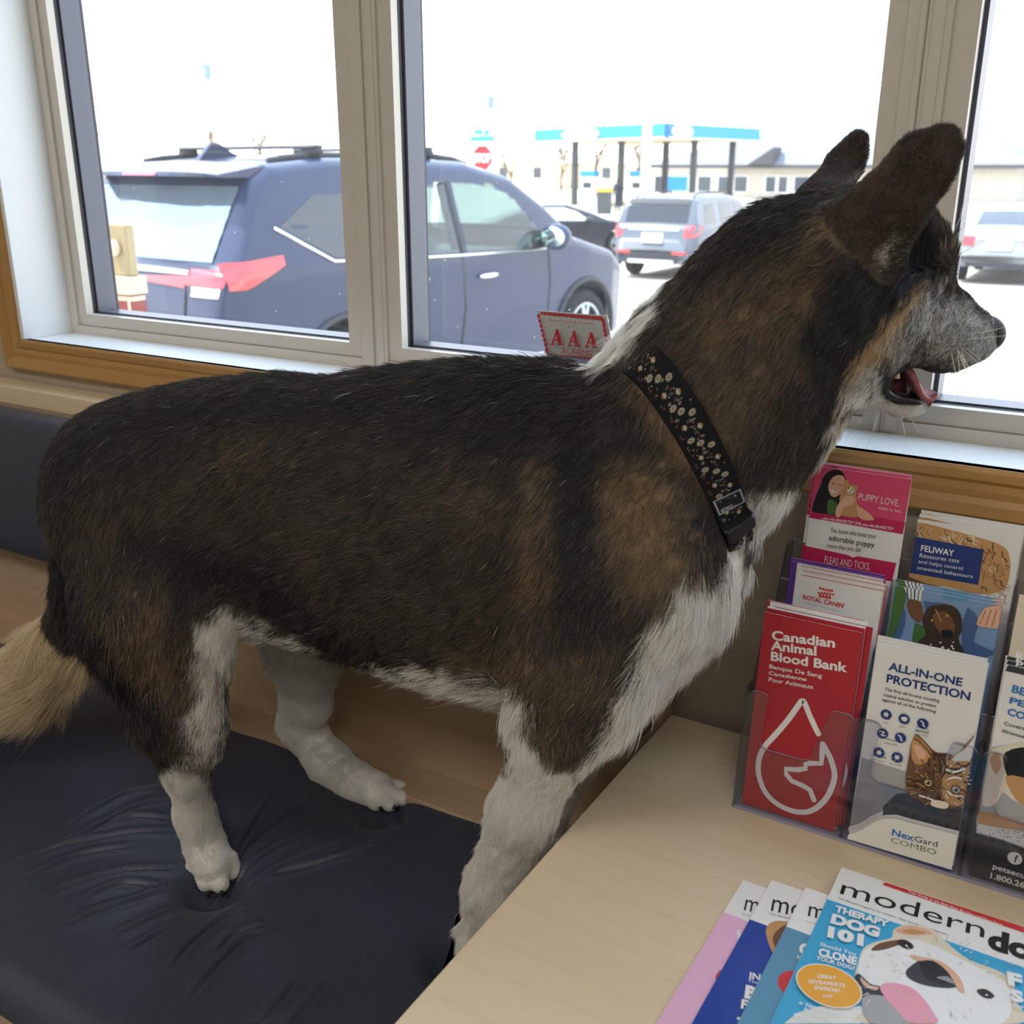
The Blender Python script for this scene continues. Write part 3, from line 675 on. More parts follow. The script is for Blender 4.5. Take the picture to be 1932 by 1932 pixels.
shift(ps, -.0018, .006, .0055, 'hindmost brochure of the blue lettered stack at the right edge', 'pet cover brochures')
g = upright(-.046, .93, -.578, 94, 216, 7.2, I_cream, Z7); cr_ = g.obj('leaflet', 'cream leaflet standing behind the blue lettered brochures, right edge', 'leaflet', None)

# ---------------------------------------------------------------- the clear brochure rack
M_clear_soft = film('acrylic_divider_edge', (.62,.62,.70), 0, gloss=.06, rough=.1)
rack = empty('brochure_rack', (-.1, .93, TZ), 'clear acrylic brochure rack in tiers standing on the maple table', 'brochure rack')
def sheet(name, pts, ext, edge=None):
    """flat clear panel whose cut edges catch the light"""
    mb = MB(); n = len(pts); mb.prism(pts, ext)
    for i in range(len(mb.f)): mb.m[i] = 1 if i < n else 0
    return mb.build(name, [M_clear, edge or M_clear_edge], rack)
PW = .1075; RX0 = -.2665
def pocket(x0, y, z, hgt, lean=6.5, notch=True):
    a = math.tan(math.radians(lean)); w_ = PW-.003
    def P(u, v): return (x0+.0015+u, y+v*a, z+v)
    r = .009
    def arc(cx, cy, t0, t1, rr=r): return [P(cx+rr*math.cos(t), cy+rr*math.sin(t)) for t in np.linspace(t0, t1, 6)]
    n0, n1, nb = .019, .082, .070
    pts = [P(0, 0), P(w_, 0)]+arc(w_-r, hgt-r, 0, PI/2)+[P(n1+.005, hgt)]+arc(n1+.004, hgt-.006, PI/2, PI, .006)+arc(n1-.014-r, nb+r, 0, -PI/2)+arc(n0-.002+r, nb+r, -PI/2, -PI)+arc(n0-.005, hgt-.006, 0, PI/2, .006)+arc(r, hgt-r, PI/2, PI)
    sheet('pocket_front', pts, (0, -.002, 0))
NC = 4
for c in range(NC):
    x = RX0+c*PW
    pocket(x, .8815, TZ+.001, .128)
    for (yy, z0, z1) in ((.918, -.612, -.47), (.966, -.592, -.40)):
        a = math.tan(math.radians(6.8))
        sheet('pocket_back', [(x+.002, yy-.016, z0), (x+PW-.002, yy-.016, z0), (x+PW-.002, yy-.016+(z1-z0)*a, z1), (x+.002, yy-.016+(z1-z0)*a, z1)], (0, .002, 0))
for c in range(NC+1):
    x = RX0+c*PW-.0015
    pts = [(x, .880, TZ+.0005), (x, .8955, TZ+.129), (x, .908, TZ+.131), (x, .912, -.50), (x, .938, -.44), (x, .950, -.438), (x, .957, -.46), (x, .995, -.37), (x, 1.012, -.37), (x, 1.012, TZ+.0005)]
    sheet('divider', [(p[0], p[1], p[2]) for p in pts], (.0028, 0, 0), M_clear_soft)
mb = MB(); mb.box((RX0, .879, TZ+.0002), (RX0+NC*PW, 1.012, TZ+.0035)); mb.build('base', [M_clear_edge], rack)
a = math.tan(math.radians(6.5))
sheet('back', [(RX0, .985, TZ+.004), (RX0+NC*PW, .985, TZ+.004), (RX0+NC*PW, .985+.23*a, TZ+.25), (RX0, .985+.23*a, TZ+.25)], (0, .002, 0))

# ---------------------------------------------------------------- magazines fanned on the table
def lying(corner_px, z, rot=0.0, base=I_white, W=216, H=276, dz=0.0):
    P = atZ(*corner_px, z); c, s = math.cos(rot), math.sin(rot)
    u = np.array([c, s, 0]); v = np.array([-s, c, 0])
    return Page(P-v*H/1000, u, v, W, H, 3.2, base, Z6)
GLOSS = []
def head(g, ml, mr, mt, tag_a, tag_b, tag_t):
    g.T('modern', ml, mr, mt, I_black, -.012) if mr else None
def zone(g, v0, v1, M): g.p.rect(.1, v0, g.W-.1, v1, M)
def mag(corner, z, rot, colr): return lying(corner, z, rot)
# pink issue, undermost
g = lying((1402, 1660), TZ+.0034, -.01); zone(g, .1, 226, I_lpink)
g.T('modern', (235, 376), (640, 470), 262, I_black, .0); g.T('The lifestyle magazine for modern dogs', (225, 405), (700, 515), 396, I_dk)
g.T('H', (200, 556), (275, 562), 494, I_white, .05); g.T('HO', (180, 660), (330, 690), 585, I_white, .06) if False else g.T('O', (178, 665), (300, 680), 585, I_white, .06)
u, v = g.q(195, 815); g.p.oval(u, v, 17, 17, I_crim, 28); g.T('G', (162, 828), (186, 832), 808, I_white, shear=.25)
g.P([(110,950),(170,965),(165,985),(105,975)], I_white)
g1 = g.obj('magazine', 'leftmost magazine of the fan, pink cover', 'magazine', 'dog magazines fanned on the table')
# dark blue issue
g = lying((1456, 1660), TZ+.0072, -.005); zone(g, .1, 216, I_rblue)
g.T('modern', (398, 380), (900, 500), 258, I_black, .0); g.T('The lifestyle magazine for modern dogs', (385, 402), (850, 510), 390, I_dk)
g.P([(370,490),(420,445),(520,450),(600,480),(640,700),(560,760),(470,800),(430,680),(385,580)], I_tan, 4); g.P([(410,540),(480,470),(560,480),(560,700),(470,760),(440,640)], I_brown, 3)
g.T('INSIDE', (268, 790), (480, 838), 748, I_white, .03); g.T('The Minds', (258, 812), (440, 858), 790, I_white); g.T('BEST', (238, 905), (520, 970), 825, I_white, .06); g.T('FRIENDS', (216, 970), (560, 1050), 912, I_white, .05)
g.T('+', (190, 1060), (290, 1085), 1000, I_white, .06)
g2 = g.obj('magazine', 'dark blue magazine with a tan dog ear, second of the fan', 'magazine', 'dog magazines fanned on the table')
# steel blue issue
g = lying((1520, 1674), TZ+.011, -.003); zone(g, .1, 218, I_teal)
g.T('modern', (622, 412), (1100, 530), 307, I_black, .0); g.T('The lifestyle magazine for modern dogs', (605, 448), (1050, 560), 440, I_dk)
g.T('OUR', (568, 640), (800, 690), 570, I_white, .06); g.T('EXTRA', (558, 668), (690, 696), 650, I_white, .03)
u, v = g.q(560, 830); g.p.oval(u, v, 15, 15, I_crim, 28)
g3 = g.obj('magazine', 'steel blue magazine mostly hidden under the bulldog one', 'magazine', 'dog magazines fanned on the table')
# bulldog issue, on top
g = lying((1588, 1636), TZ+.0148, 0.0); zone(g, .1, 226, I_sky)
g.P([(840,204),(1000,210),(1000,210)], I_white) if False else None
g.T('modern', (815, 276), (1690, 545), 179, I_black, .0); g.T('dog', (1708, 600), (2100, 720), 478, I_black, .05)
g.P([(1065,200),(1932,480),(1932,515),(1070,222),(1092,214)], I_crim)
g.T('Your Guide to the Best Gear for You and Your Dog!', (1226, 268), (1796, 474), 254, I_white, .01)
g.T('The lifestyle magazine for modern dogs and their companions', (804, 308), (1462, 528), 298, I_dk)
# the bulldog
g.P([(960,960),(1000,1000),(940,1065),(480,1065),(560,1000),(700,960)], I_lgrey)
g.P([(920,720),(960,610),(1040,570),(1130,545),(1140,500),(1200,470),(1300,470),(1400,510),(1480,590),(1600,680),(1760,740),(1850,800),(1900,960),(1900,1065),(960,1065),(990,960),(920,880),(905,800)], I_cream, 4)
g.P([(935,700),(970,620),(1060,585),(1160,560),(1300,560),(1480,640),(1640,720),(1780,790),(1850,880),(1800,1065),(1380,1065),(1100,940),(960,900),(925,800)], I_white, 4)
g.P([(1150,500),(1210,478),(1290,480),(1380,520),(1300,530),(1200,525)], I_skin, 3); g.P([(1190,505),(1260,495),(1340,520),(1250,525)], I_tan, 3)
g.P([(1005,620),(1060,580),(1180,560),(1200,580),(1100,615),(1040,625)], I_brown, 3)
for c in ((1215,590),(1700,890)): g.P([(c[0]-55,c[1]-25),(c[0],c[1]-30),(c[0]+52,c[1]+10),(c[0]+20,c[1]+28),(c[0]-30,c[1]+10)], I_dbrown, 3); g.O(c, 3.6, I_black); g.O((c[0]+4, c[1]+6), 1.0, I_white, 8)
g.P([(1290,690),(1330,680),(1420,690),(1490,750),(1520,820),(1510,850),(1420,850),(1310,830),(1230,790),(1220,745)], I_dk, 4); g.P([(1300,700),(1400,700),(1480,760),(1500,820),(1430,830),(1330,790)], I_black, 4)
g.P([(1400,790),(1470,785),(1510,830),(1450,810)], I_grey, 3)
g.P([(1240,655),(1320,668),(1440,700),(1540,790),(1570,880),(1530,860),(1470,760),(1380,690),(1290,690)], I_skin, 3)
g.P([(905,790),(935,770),(1000,830),(1070,850),(1090,900),(1020,920),(940,910),(905,860)], I_dk, 3); g.P([(940,790),(1000,840),(1050,850),(1030,870),(960,840)], I_skin, 3)
g.P([(950,920),(1050,900),(1130,940),(1230,1065),(1000,1065)], I_mgrey, 3)
g.P([(1060,845),(1130,825),(1250,855),(1330,930),(1390,1020),(1400,1065),(1240,1065),(1150,980),(1080,900)], I_tongue, 4); g.L([(1120,850),(1230,910),(1310,1000),(1340,1060)], 1.0, I_skin, 3)
for k in range(12):
    rr = np.random.default_rng(400+k); g.O((1120+rr.random()*130, 690+rr.random()*70), .5, I_grey, 6)
for k in range(170):
    rr = np.random.default_rng(1200+k); x = 950+rr.random()*900; y = 560+rr.random()*480
    if (x-1400)**2/470**2+(y-800)**2/250**2 > 1 or ((x-1380)/170)**2+((y-770)/95)**2 < 1.1 or (1040 < x < 1420 and y > 820): continue
    a_ = math.atan2(y-780, x-1380)+(rr.random()-.5)*.7; L_ = 14+rr.random()*26; g.L([(x, y), (x+L_*math.cos(a_), y+L_*math.sin(a_))], .3+.5*rr.random(), (I_lgrey, I_cream, I_mgrey, I_fade)[k % 4], micro=True)
# cover lines
g.T('THERAPY', (783, 392), (1112, 490), 352, I_white, .05); g.T('DOG', (757, 460), (1052, 550), 400, I_white, .06); g.T('101', (738, 545), (960, 602), 478, I_white, .06)
g.T('Should You', (696, 602), (912, 664), 580, I_white, .02); g.T('CLONE', (684, 660), (920, 720), 612, I_white, .05); g.T('YOUR DOG?', (670, 684), (905, 752), 660, I_white, .03)
u, v = g.q(748, 845); g.p.oval(u, v, 25, 22, I_white, 40, rot=-.05); g.p.oval(u, v, 24, 21, I_orange, 40, rot=-.05)
for t, a, b, y in (('GREAT',(676,798),(800,812),775), ('GIVEAWAYS',(622,830),(862,860),805), ('INSIDE!',(660,868),(822,890),845), ('p20',(714,914),(774,920),898)): g.T(t, a, b, y, I_white, .02, shear=.25)
g.T('+', (565, 962), (594, 968), 940, I_white, .04); g.T('Natural DIY', (608, 975), (816, 1035), 950, I_white, .02); g.T('Remedies', (598, 1002), (776, 1058), 980, I_white, .02); g.T('+', (536, 1035), (566, 1040), 1010, I_white, .04); g.T('How to', (582, 1046), (720, 1080), 1022, I_white, .02)
g.T('SPRING', (1828, 708), (1930, 738), 696, I_white, .01); g.T('F', (1832, 840), (1925, 863), 765, I_white, .06); g.T('S', (1850, 935), (1930, 955), 870, I_white, .06); g.T('for', (1862, 975), (1930, 995), 950, I_white, .02)
g4 = g.obj('magazine', 'topmost magazine, bulldog with its tongue out on sky blue', 'magazine', 'dog magazines fanned on the table')
for o in (g1, g2, g3, g4):
    pass
# glossy cover paper for the magazines
for M in MATS.values():
    pass

# ---------------------------------------------------------------- alarm decal on the middle pane
YG = 1.1885
g = Page(atY(1004, 700, YG), (1, 0, 0), (0, 0, 1), 150, 90, .3, I_lgrey, (980, 560, 7.43))
g.mb = MB(); g.mats = [M_paper]; I_dec = mat('decal_vinyl', srgb(176, 178, 172), 0.5, 0.3); I_decred = mat('decal_red', srgb(178, 34, 40), 0.5, 0.3)
g.p = Print(g.mb, lambda u, v, k: (u/1000, -.00012*(k+1), v/1000), g.mats)
quad = [(250,190),(1225,265),(1370,1010),(420,900)]
Q4 = g.Q(quad)
g.mb.prism([(u/1000, 0, v/1000) for u, v in Q4], (0, .0006, 0), 0)
g.p.poly(Q4, I_dec)
inn = [(300,230),(1180,300),(1300,900),(440,830)]
def lerp(a, b, t): return (a[0]+(b[0]-a[0])*t, a[1]+(b[1]-a[1])*t)
for k in range(4):
    a, b = inn[k], inn[(k+1) % 4]; n = (22, 9, 18, 9)[k]
    for i in range(n):
        p, q_ = g.q(*lerp(a, b, (i+.08)/n)), g.q(*lerp(a, b, (i+.9)/n)); g.p.line([p, q_], 4.0 if k != 2 else 7.0, I_decred, round_=False)
g.T('Time-Proved & Trusted', (440, 330), (1060, 380), 292, I_decred, shear=.2); g.T('&', (715, 425), (760, 428), 390, I_decred)
for (x, y, hh) in ((565, 660, 215), (805, 680, 215), (1050, 695, 205)):
    for pts in ([(-25,-hh),(18,-hh),(72,-16),(22,-16)], [(-20,-hh+30),(2,-hh+40),(-52,-12),(-74,-12)], [(-44,-78),(38,-70),(38,-52),(-44,-60)], [(-92,-14),(-30,-10),(-30,6),(-92,0)], [(8,-12),(100,-6),(100,10),(8,4)]):
        g.P([(x+a, y+b) for a, b in pts], I_decred)
g.T('ALARMS', (630, 775), (1060, 810), 705, I_decred, .0)
for k in range(16):
    rr = np.random.default_rng(700+k); a = (330+rr.random()*850, 240+rr.random()*580); g.L([a, (a[0]+(rr.random()-.5)*130, a[1]+rr.random()*120), (a[0]+(rr.random()-.5)*160, a[1]+120+rr.random()*120)], .35, I_dec)
de = g.obj('window_decal', 'cracked red and white AAA alarm sticker on the middle window pane', 'sticker', None)
# ================================================================ outside the window
def gz(Y): return -1.66-.043*(min(max(Y, 3.0), 21.0)-4.0)
M_asph = noise_col('pale_dry_asphalt', srgb(196, 190, 180), srgb(178, 172, 162), nscale=.8, rough=.9, spec=.2)
mb = MB(); ys = [1.245, 3, 6, 10, 15, 21, 60, 160, 300]
mb.add([(x, y, gz(y)) for y in ys for x in (-260, 160)], [(2*i, 2*i+1, 2*i+3, 2*i+2) for i in range(len(ys)-1)]); struct(mb.build('ground', M_asph))
M_line = mat('stall_paint', srgb(235, 232, 220), .8, .2)
mb = MB()
for x in (-6.4, -3.2, -.4, 2.4): mb.add([(x+dx, y, gz(y)+.004) for y in (3.0, 8.0) for dx in (0, .1)], [(0, 1, 3, 2)])
o = mb.build('stall_marking', M_line); struct(o)

M_glassd = mat('car_privacy_glass', srgb(34, 38, 46), .06, .8); M_rglass = mat('sky_mirroring_glass', srgb(150, 168, 186), .05, .8, metal=.75); M_tyre = mat('tyre_rubber', srgb(40, 40, 42), .85, .2); M_rim = mat('alloy_rim', srgb(176, 178, 182), .3, .5, metal=.8)
M_blk = mat('black_plastic', srgb(52, 53, 58), .6, .3); M_chrome = mat('chrome', srgb(226, 228, 232), .14, .6, metal=1.0); M_plate = mat('plate_white', srgb(236, 236, 238), .5, .4); M_lens = mat('red_lens', srgb(196, 30, 40), .2, .6, coat=1.0); M_lensw = mat('clear_lens', srgb(220, 216, 210), .15, .6, coat=1.0); M_seat = mat('car_seat_grey', srgb(92, 92, 96), .9, .2); M_mirror = mat('mirror_glass', srgb(220, 235, 232), .03, .6, metal=1.0)
M_carglass = film('car_window_glass', (.62, .80, .76), 0, gloss=.10)
def paint(name, c): return mat(name, c, .3, .25, coat=.35, coat_rough=.03)
def interp(tab, x): return np.interp(x, [t[0] for t in tab], [t[1] for t in tab])
class Car:
    def __init__(s, name, label, org, head, top, plan, belt, tum, axles, rw, paintM, group=None, dx=.06, roof=None, arch=.07, zb=.26, cat='car'):
        s.o = np.array(org, float); s.c, s.s = math.cos(head), math.sin(head)
        s.top, s.plan, s.belt, s.tum, s.ax, s.rw, s.arch, s.zb0 = top, plan, belt, tum, axles, rw, arch, zb
        s.roof = max(t[1] for t in top); s.xe = top[-1][0]; s.P = paintM
        s.root = empty(name, tuple(s.o), label, cat, group)
        s.fine = np.linspace(0, s.xe, 500)
    def Wd(s, p): x, y, z = p; return (s.o[0]+s.c*x-s.s*y, s.o[1]+s.s*x+s.c*y, s.o[2]+z)
    def zb(s, x):
        z = s.zb0+(.10*max(0, (.35-x)/.35)+.06*max(0, (x-s.xe+.5)/.5))
        for a in s.ax:
            R_ = s.rw+s.arch; d = abs(x-a)
            if d < R_: z = max(z, s.rw+math.sqrt(R_*R_-d*d))
        return z
    def zt(s, x): return float(interp(s.top, x))
    def w(s, x, z):
        W_ = float(interp(s.plan, x)); t = 1-.07*max(0, (s.belt-.25-z)/s.belt)**1.5 if z < s.belt else 1-s.tum*((z-s.belt)/(s.roof-s.belt))
        W_ *= t; zt = s.zt(x); r = .075
        if z > zt-r: q = min(1, (z-(zt-r))/r); W_ -= r*(1-math.sqrt(max(0, 1-q*q)))*.8
        return max(W_, .05)
    def xr(s, y, z):
        for x in s.fine:
            if s.zt(x)+.022*(1-min(1, abs(y)/max(s.w(x, s.zt(x)), .1))**2) >= z and s.w(x, z) >= abs(y): return x
        return 0.0
    def body(s, dx, holes=(), top_holes=()):
        xs = sorted(set(np.round(np.concatenate([np.arange(0, s.xe, dx), [s.xe], [t[0] for t in s.top], *[np.linspace(a-s.rw-s.arch+.001, a+s.rw+s.arch-.001, 17) for a in s.ax]]), 4))); xs = [x for i, x in enumerate(xs) if i == 0 or x-xs[i-1] > .006]
        K, Tn = 26, 5; fr_ = np.concatenate([np.linspace(0, .82, K-8, endpoint=False), np.linspace(.82, 1, 8)])
        def inside(poly, u, v):
            c = False; n_ = len(poly)
            for i in range(n_):
                (a, b), (c2, d) = poly[i], poly[i-1]
                if (b > v) != (d > v) and u < (c2-a)*(v-b)/(d-b)+a: c = not c
            return c
        mb = MB(); rows = []
        for x in xs:
            zb, zt = s.zb(x), max(s.zt(x), s.zb(x)+.02); side = [(s.w(x, zb+(zt-zb)*t), zb+(zt-zb)*t) for t in fr_]
            wt = side[-1][0]; topp = [(wt*(1-k/Tn), zt+.022*(1-(1-k/Tn)**2)) for k in range(1, Tn+1)]
            rows.append(side+topp)
        n1 = len(rows[0]); full = []
        for x, r in zip(xs, rows): full.append([(x, -y, z) for y, z in r]+[(x, y, z) for y, z in reversed(r[:-1])])
        m_ = len(full[0]); V = [s.Wd(p) for r in full for p in r]; Fc = []
        for i in range(len(xs)-1):
            for j in range(m_-1):
                q = (full[i][j], full[i+1][j], full[i+1][j+1], full[i][j+1]); cx = sum(p[0] for p in q)/4; cyy = sum(p[1] for p in q)/4; cz = sum(p[2] for p in q)/4
                jj = min(j, m_-2-j)
                if jj < K-1 and any(inside(h, cx, cz) for h in holes): continue
                if jj >= K-1 and any(a < cx < b and abs(cyy) < ww for a, b, ww in top_holes): continue
                Fc.append((i*m_+j, (i+1)*m_+j, (i+1)*m_+j+1, i*m_+j+1))
        Fc.append(tuple(range(m_))[::-1]); Fc.append(tuple((len(xs)-1)*m_+j for j in range(m_)))
        mb.add(V, Fc, 0, True); b = mb.build('body', [s.P], s.root)
        return b
    def side(s, name, poly, M, sgn=-1, off=.004, sub=5, parent=None, th=0):
        """panel lying on the flank, outline given along the length and height"""
        pts = []
        for i in range(len(poly)):
            a, b = np.array(poly[i], float), np.array(poly[(i+1) % len(poly)], float)
            for t in np.linspace(0, 1, sub, endpoint=False): pts.append(a+(b-a)*t)
        P = [Vector((p[0], p[1], 0)) for p in pts]; tri = tessellate_polygon([P]); mb = MB()
        mb.add([s.Wd((p[0], sgn*(s.w(p[0], p[1])+off), p[1])) for p in pts], [tuple(t) for t in tri], 0)
        return mb.build(name, M, parent or s.root)
    def grid(s, name, x0, x1, zlo, zhi, M, sgn=-1, off=.004, n=8):
        mb = MB(); V = []
        for i in range(n+1):
            x = x0+(x1-x0)*i/n
            for j in range(n+1): z = zlo(x)+(zhi(x)-zlo(x))*j/n; V.append(s.Wd((x, sgn*(s.w(x, z)+off), z)))
        mb.add(V, [(i*(n+1)+j, (i+1)*(n+1)+j, (i+1)*(n+1)+j+1, i*(n+1)+j+1) for i in range(n) for j in range(n)], 0, True); return mb.build(name, M, s.root)
    def rear(s, name, y0, y1, z0, z1, M, off=.006, n=6, poly=None, parent=None):
        mb = MB(); V = []
        for i in range(n+1):
            t = i/n; y = y0+(y1-y0)*t; a, b = (z0(t), z1(t)) if callable(z0) else (z0, z1)
            for j in range(n+1): z = a+(b-a)*j/n; V.append(s.Wd((s.xr(y, z)-off, y, z)))
        mb.add(V, [(i*(n+1)+j, i*(n+1)+j+1, (i+1)*(n+1)+j+1, (i+1)*(n+1)+j) for i in range(n) for j in range(n)], 0, True); return mb.build(name, M, parent or s.root)
    def topp(s, name, x0, x1, ww, M, off=.006, n=6):
        mb = MB(); V = []
        for i in range(n+1):
            x = x0+(x1-x0)*i/n; wt = min(s.w(x, s.zt(x)), ww)
            for j in range(n+1):
                y = -wt+2*wt*j/n; V.append(s.Wd((x, y, s.zt(x)+.022*(1-(y/max(s.w(x, s.zt(x)), .1))**2)+off)))
        mb.add(V, [(i*(n+1)+j, (i+1)*(n+1)+j, (i+1)*(n+1)+j+1, i*(n+1)+j+1) for i in range(n) for j in range(n)], 0, True); return mb.build(name, M, s.root)
    def seam(s, pts, r=.006, sgn=-1, M=None, name='door_seam', off=.002):
        mb = MB(); mb.tube([s.Wd((x, sgn*(s.w(x, z)+off), z)) for x, z in pts], r, 6); return mb.build(name, M or M_blk, s.root)
    def box(s, name, a, b, M, bevel=.02):
        (x0, y0, z0), (x1, y1, z1) = a, b; mb = MB()
        mb.add([s.Wd(p) for p in ((x0,y0,z0),(x1,y0,z0),(x1,y1,z0),(x0,y1,z0),(x0,y0,z1),(x1,y0,z1),(x1,y1,z1),(x0,y1,z1))], [(0,3,2,1),(4,5,6,7),(0,1,5,4),(1,2,6,5),(2,3,7,6),(3,0,4,7)]); return mb.build(name, M, s.root, bevel=bevel)
    def wheels(s, wid=.21, spokes=5):
        for a in s.ax:
            for sg in (-1, 1):
                yo = sg*(float(interp(s.plan, a))*.985); R_ = s.rw; rings = []
                for r, dy in ((R_*.55, -wid), (R_*.93, -wid), (R_, -wid*.8), (R_, -wid*.2), (R_*.93, 0), (R_*.70, .004), (R_*.66, -.03)):
                    rings.append([s.Wd((a+r*math.cos(t), yo+sg*dy, R_+r*math.sin(t))) for t in np.linspace(0, 2*PI, 28, endpoint=False)])
                mb = MB(); mb.rings(rings, 0, True, True); wl_ = mb.build('wheel', M_tyre, s.root)
                mb = MB()
                for k in range(spokes):
                    t = 2*PI*k/spokes+.3
                    for d in (-.09, .09): mb.tube([s.Wd((a+.05*math.cos(t), yo-sg*.012, R_+.05*math.sin(t))), s.Wd((a+R_*.66*math.cos(t+d*2), yo-sg*.008, R_+R_*.66*math.sin(t+d*2)))], .018, 6)
                mb.tube([s.Wd((a+R_*.66*math.cos(t), yo-sg*.01, R_+R_*.66*math.sin(t))) for t in np.linspace(0, 2*PI, 29)], .016, 6)
                mb.ell(s.Wd((a, yo-sg*.012, R_)), (.05, .05, .05), 10, 6); mb.build('rim', M_rim, wl_)
        for a in s.ax:
            Ra = s.rw+s.arch
            for sg in (-1, 1):
                mb = MB(); pts = [(a+(Ra+.012)*math.cos(t), s.rw+(Ra+.012)*math.sin(t)) for t in np.linspace(-.1, PI+.1, 25)]
                mb.tube([s.Wd((x, sg*(s.w(x, z)+.004), z)) for x, z in pts], .022, 6); mb.build('arch_trim', M_blk, s.root)
        for a in s.ax:
            Ra = s.rw+s.arch; mb = MB()
            mb.add([s.Wd((a+Ra*math.cos(t), y, s.rw+Ra*math.sin(t))) for y in (-.72, .72) for t in np.linspace(0, PI, 15)], [(i, i+1, i+16, i+15) for i in range(14)]); mb.build('wheel_well', M_blk, s.root)

# --- the dark blue SUV right outside
th = math.radians(84); h_ = np.array([math.cos(th), math.sin(th)]); lf = np.array([-h_[1], h_[0]])
SO = (-5.09, 4.02, -1.63)
suv = Car('suv', 'dark blue SUV parked close outside the left and middle windows', SO, th,
  [(0, .62), (.03, .80), (.06, .98), (.10, 1.06), (.16, 1.10), (.30, 1.35), (.42, 1.56), (.55, 1.635), (1.0, 1.672), (1.7, 1.68), (2.3, 1.655), (2.75, 1.56), (3.1, 1.36), (3.42, 1.11), (3.6, 1.06), (4.0, .97), (4.25, .86), (4.42, .72), (4.52, .56)],
  [(0, .74), (.06, .84), (.2, .895), (.6, .92), (3.6, .92), (4.0, .90), (4.25, .82), (4.42, .68), (4.52, .50)], 1.06, .20, (.92, 3.58), .345, paint('suv_blue_paint', srgb(36, 46, 74)))
qw = [(.50, 1.30), (.86, 1.115), (1.16, 1.10), (1.20, 1.47), (.80, 1.47)]; rdw = [(1.26, 1.095), (1.98, 1.075), (1.98, 1.51), (1.50, 1.505), (1.30, 1.48)]; fdw = [(2.07, 1.07), (2.98, 1.06), (3.02, 1.10), (2.72, 1.40), (2.50, 1.50), (2.07, 1.515)]
suv.body(.03, (rdw, fdw), ((2.52, 3.36, .66),))
for sg in (-1, 1):
    suv.side('quarter_window', qw, M_glassd, sg); suv.side('door_window', rdw, M_glassd if False else M_carglass, sg); suv.side('door_window', fdw, M_carglass, sg)
suv.topp('windshield', 2.50, 3.38, .67, M_carglass)
suv.rear('rear_window', -.66, .66, lambda t: 1.12, lambda t: 1.52, M_rglass, .012, 10)
for sg in (-1, 1):
    suv.seam([(2.02, 1.52), (2.02, 1.08), (2.05, .7), (2.0, .40)], .007, sg); suv.seam([(3.02, 1.07), (3.06, .80), (3.02, .40)], .006, sg); suv.seam([(1.22, 1.48), (1.24, 1.08), (1.28, .8)], .006, sg)
    suv.seam([(.46, 1.30), (.84, 1.095), (1.2, 1.078), (2.0, 1.055), (2.98, 1.04)], .010, sg, M_chrome, 'window_trim', .006)
    suv.seam([(2.02, 1.52), (2.02, 1.30), (2.02, 1.08)], .045, sg, M_blk, 'pillar_cover', -.036)
    mb = MB(); mb.tube([suv.Wd((2.18+.20*t, sg*(suv.w(2.3, .90)+.018+.02*math.sin(PI*t)), .90+.004*t)) for t in np.linspace(0, 1, 8)], [.012, .018, .02, .02, .02, .02, .018, .012], 8); mb.build('door_handle', M_chrome, suv.root)
    mb = MB(); mb.tube([suv.Wd((1.45+.2*t, sg*(suv.w(1.5, .92)+.018+.02*math.sin(PI*t)), .93)) for t in np.linspace(0, 1, 8)], [.012, .018, .02, .02, .02, .02, .018, .012], 8); mb.build('door_handle', M_chrome, suv.root)
    mb = MB(); cc = suv.Wd((2.98, sg*1.02, 1.13)); Rm = np.array([[suv.c, -suv.s, 0], [suv.s, suv.c, 0], [0, 0, 1]]); mb.ell(cc, (.085, .13, .095), 16, 10, 0, Rm); mb.tube([suv.Wd((3.0, sg*.84, 1.08)), suv.Wd((2.99, sg*.94, 1.10))], .035, 8)
    mi_ = mb.build('side_mirror', suv.P, suv.root); mb = MB(); mb.ell(suv.Wd((2.925, sg*1.03, 1.13)), (.036, .105, .075), 14, 8, 0, Rm); mb.build('mirror_glass', M_mirror, mi_)
    mb = MB(); mb.tube([suv.Wd((x, sg*.60, z)) for x, z in ((.66, 1.655), (.8, 1.675), (1.0, 1.688), (2.1, 1.69), (2.3, 1.672), (2.45, 1.64))], .02, 8); mb.build('roof_rail', M_blk, suv.root)
    suv.grid('tail_lamp', .10, .47, lambda x: .985+.115*max(0, (x-.2)/.27), lambda x: 1.125+.03*(x-.1)/.37, M_lens, sg, .014)
    suv.rear('tail_lamp', sg*.845, sg*.52, lambda t: 1.0, lambda t: 1.085, M_lens, .012); suv.rear('reverse_lamp', sg*.83, sg*.60, lambda t: .945, lambda t: .995, M_lensw, .010)
    suv.rear('hatch_lamp', sg*.54, sg*.10, lambda t: .985+.02*t, lambda t: 1.05-.02*t, M_lens, .012)
suv.rear('hatch_garnish', -.54, .54, lambda t: 1.055, lambda t: 1.085, M_chrome, .018); suv.rear('bumper_cover', -.78, .78, lambda t: .42, lambda t: .60, M_blk, .02)
suv.rear('license_plate', -.16, .16, lambda t: .76, lambda t: .90, M_plate, .02, 2)
for y in (-.545, .545): mb = MB(); mb.tube([suv.Wd((suv.xr(y, z)-.006, y, z)) for z in np.linspace(.66, 1.06, 8)], .006, 6); mb.build('hatch_seam', M_blk, suv.root)
mb = MB(); sp = []
for y in np.linspace(-.70, .70, 11):
    k = 1-.16*(abs(y)/.7)**3; sp.append([suv.Wd(p) for p in ((.20+.06*(abs(y)/.7)**2, y*1, 1.575*1-.05*(1-k)), (.22, y, 1.60-.1*(1-k)), (.50, y, 1.655-.18*(1-k)), (.62, y, 1.66-.2*(1-k)), (.62, y, 1.60-.2*(1-k)))])
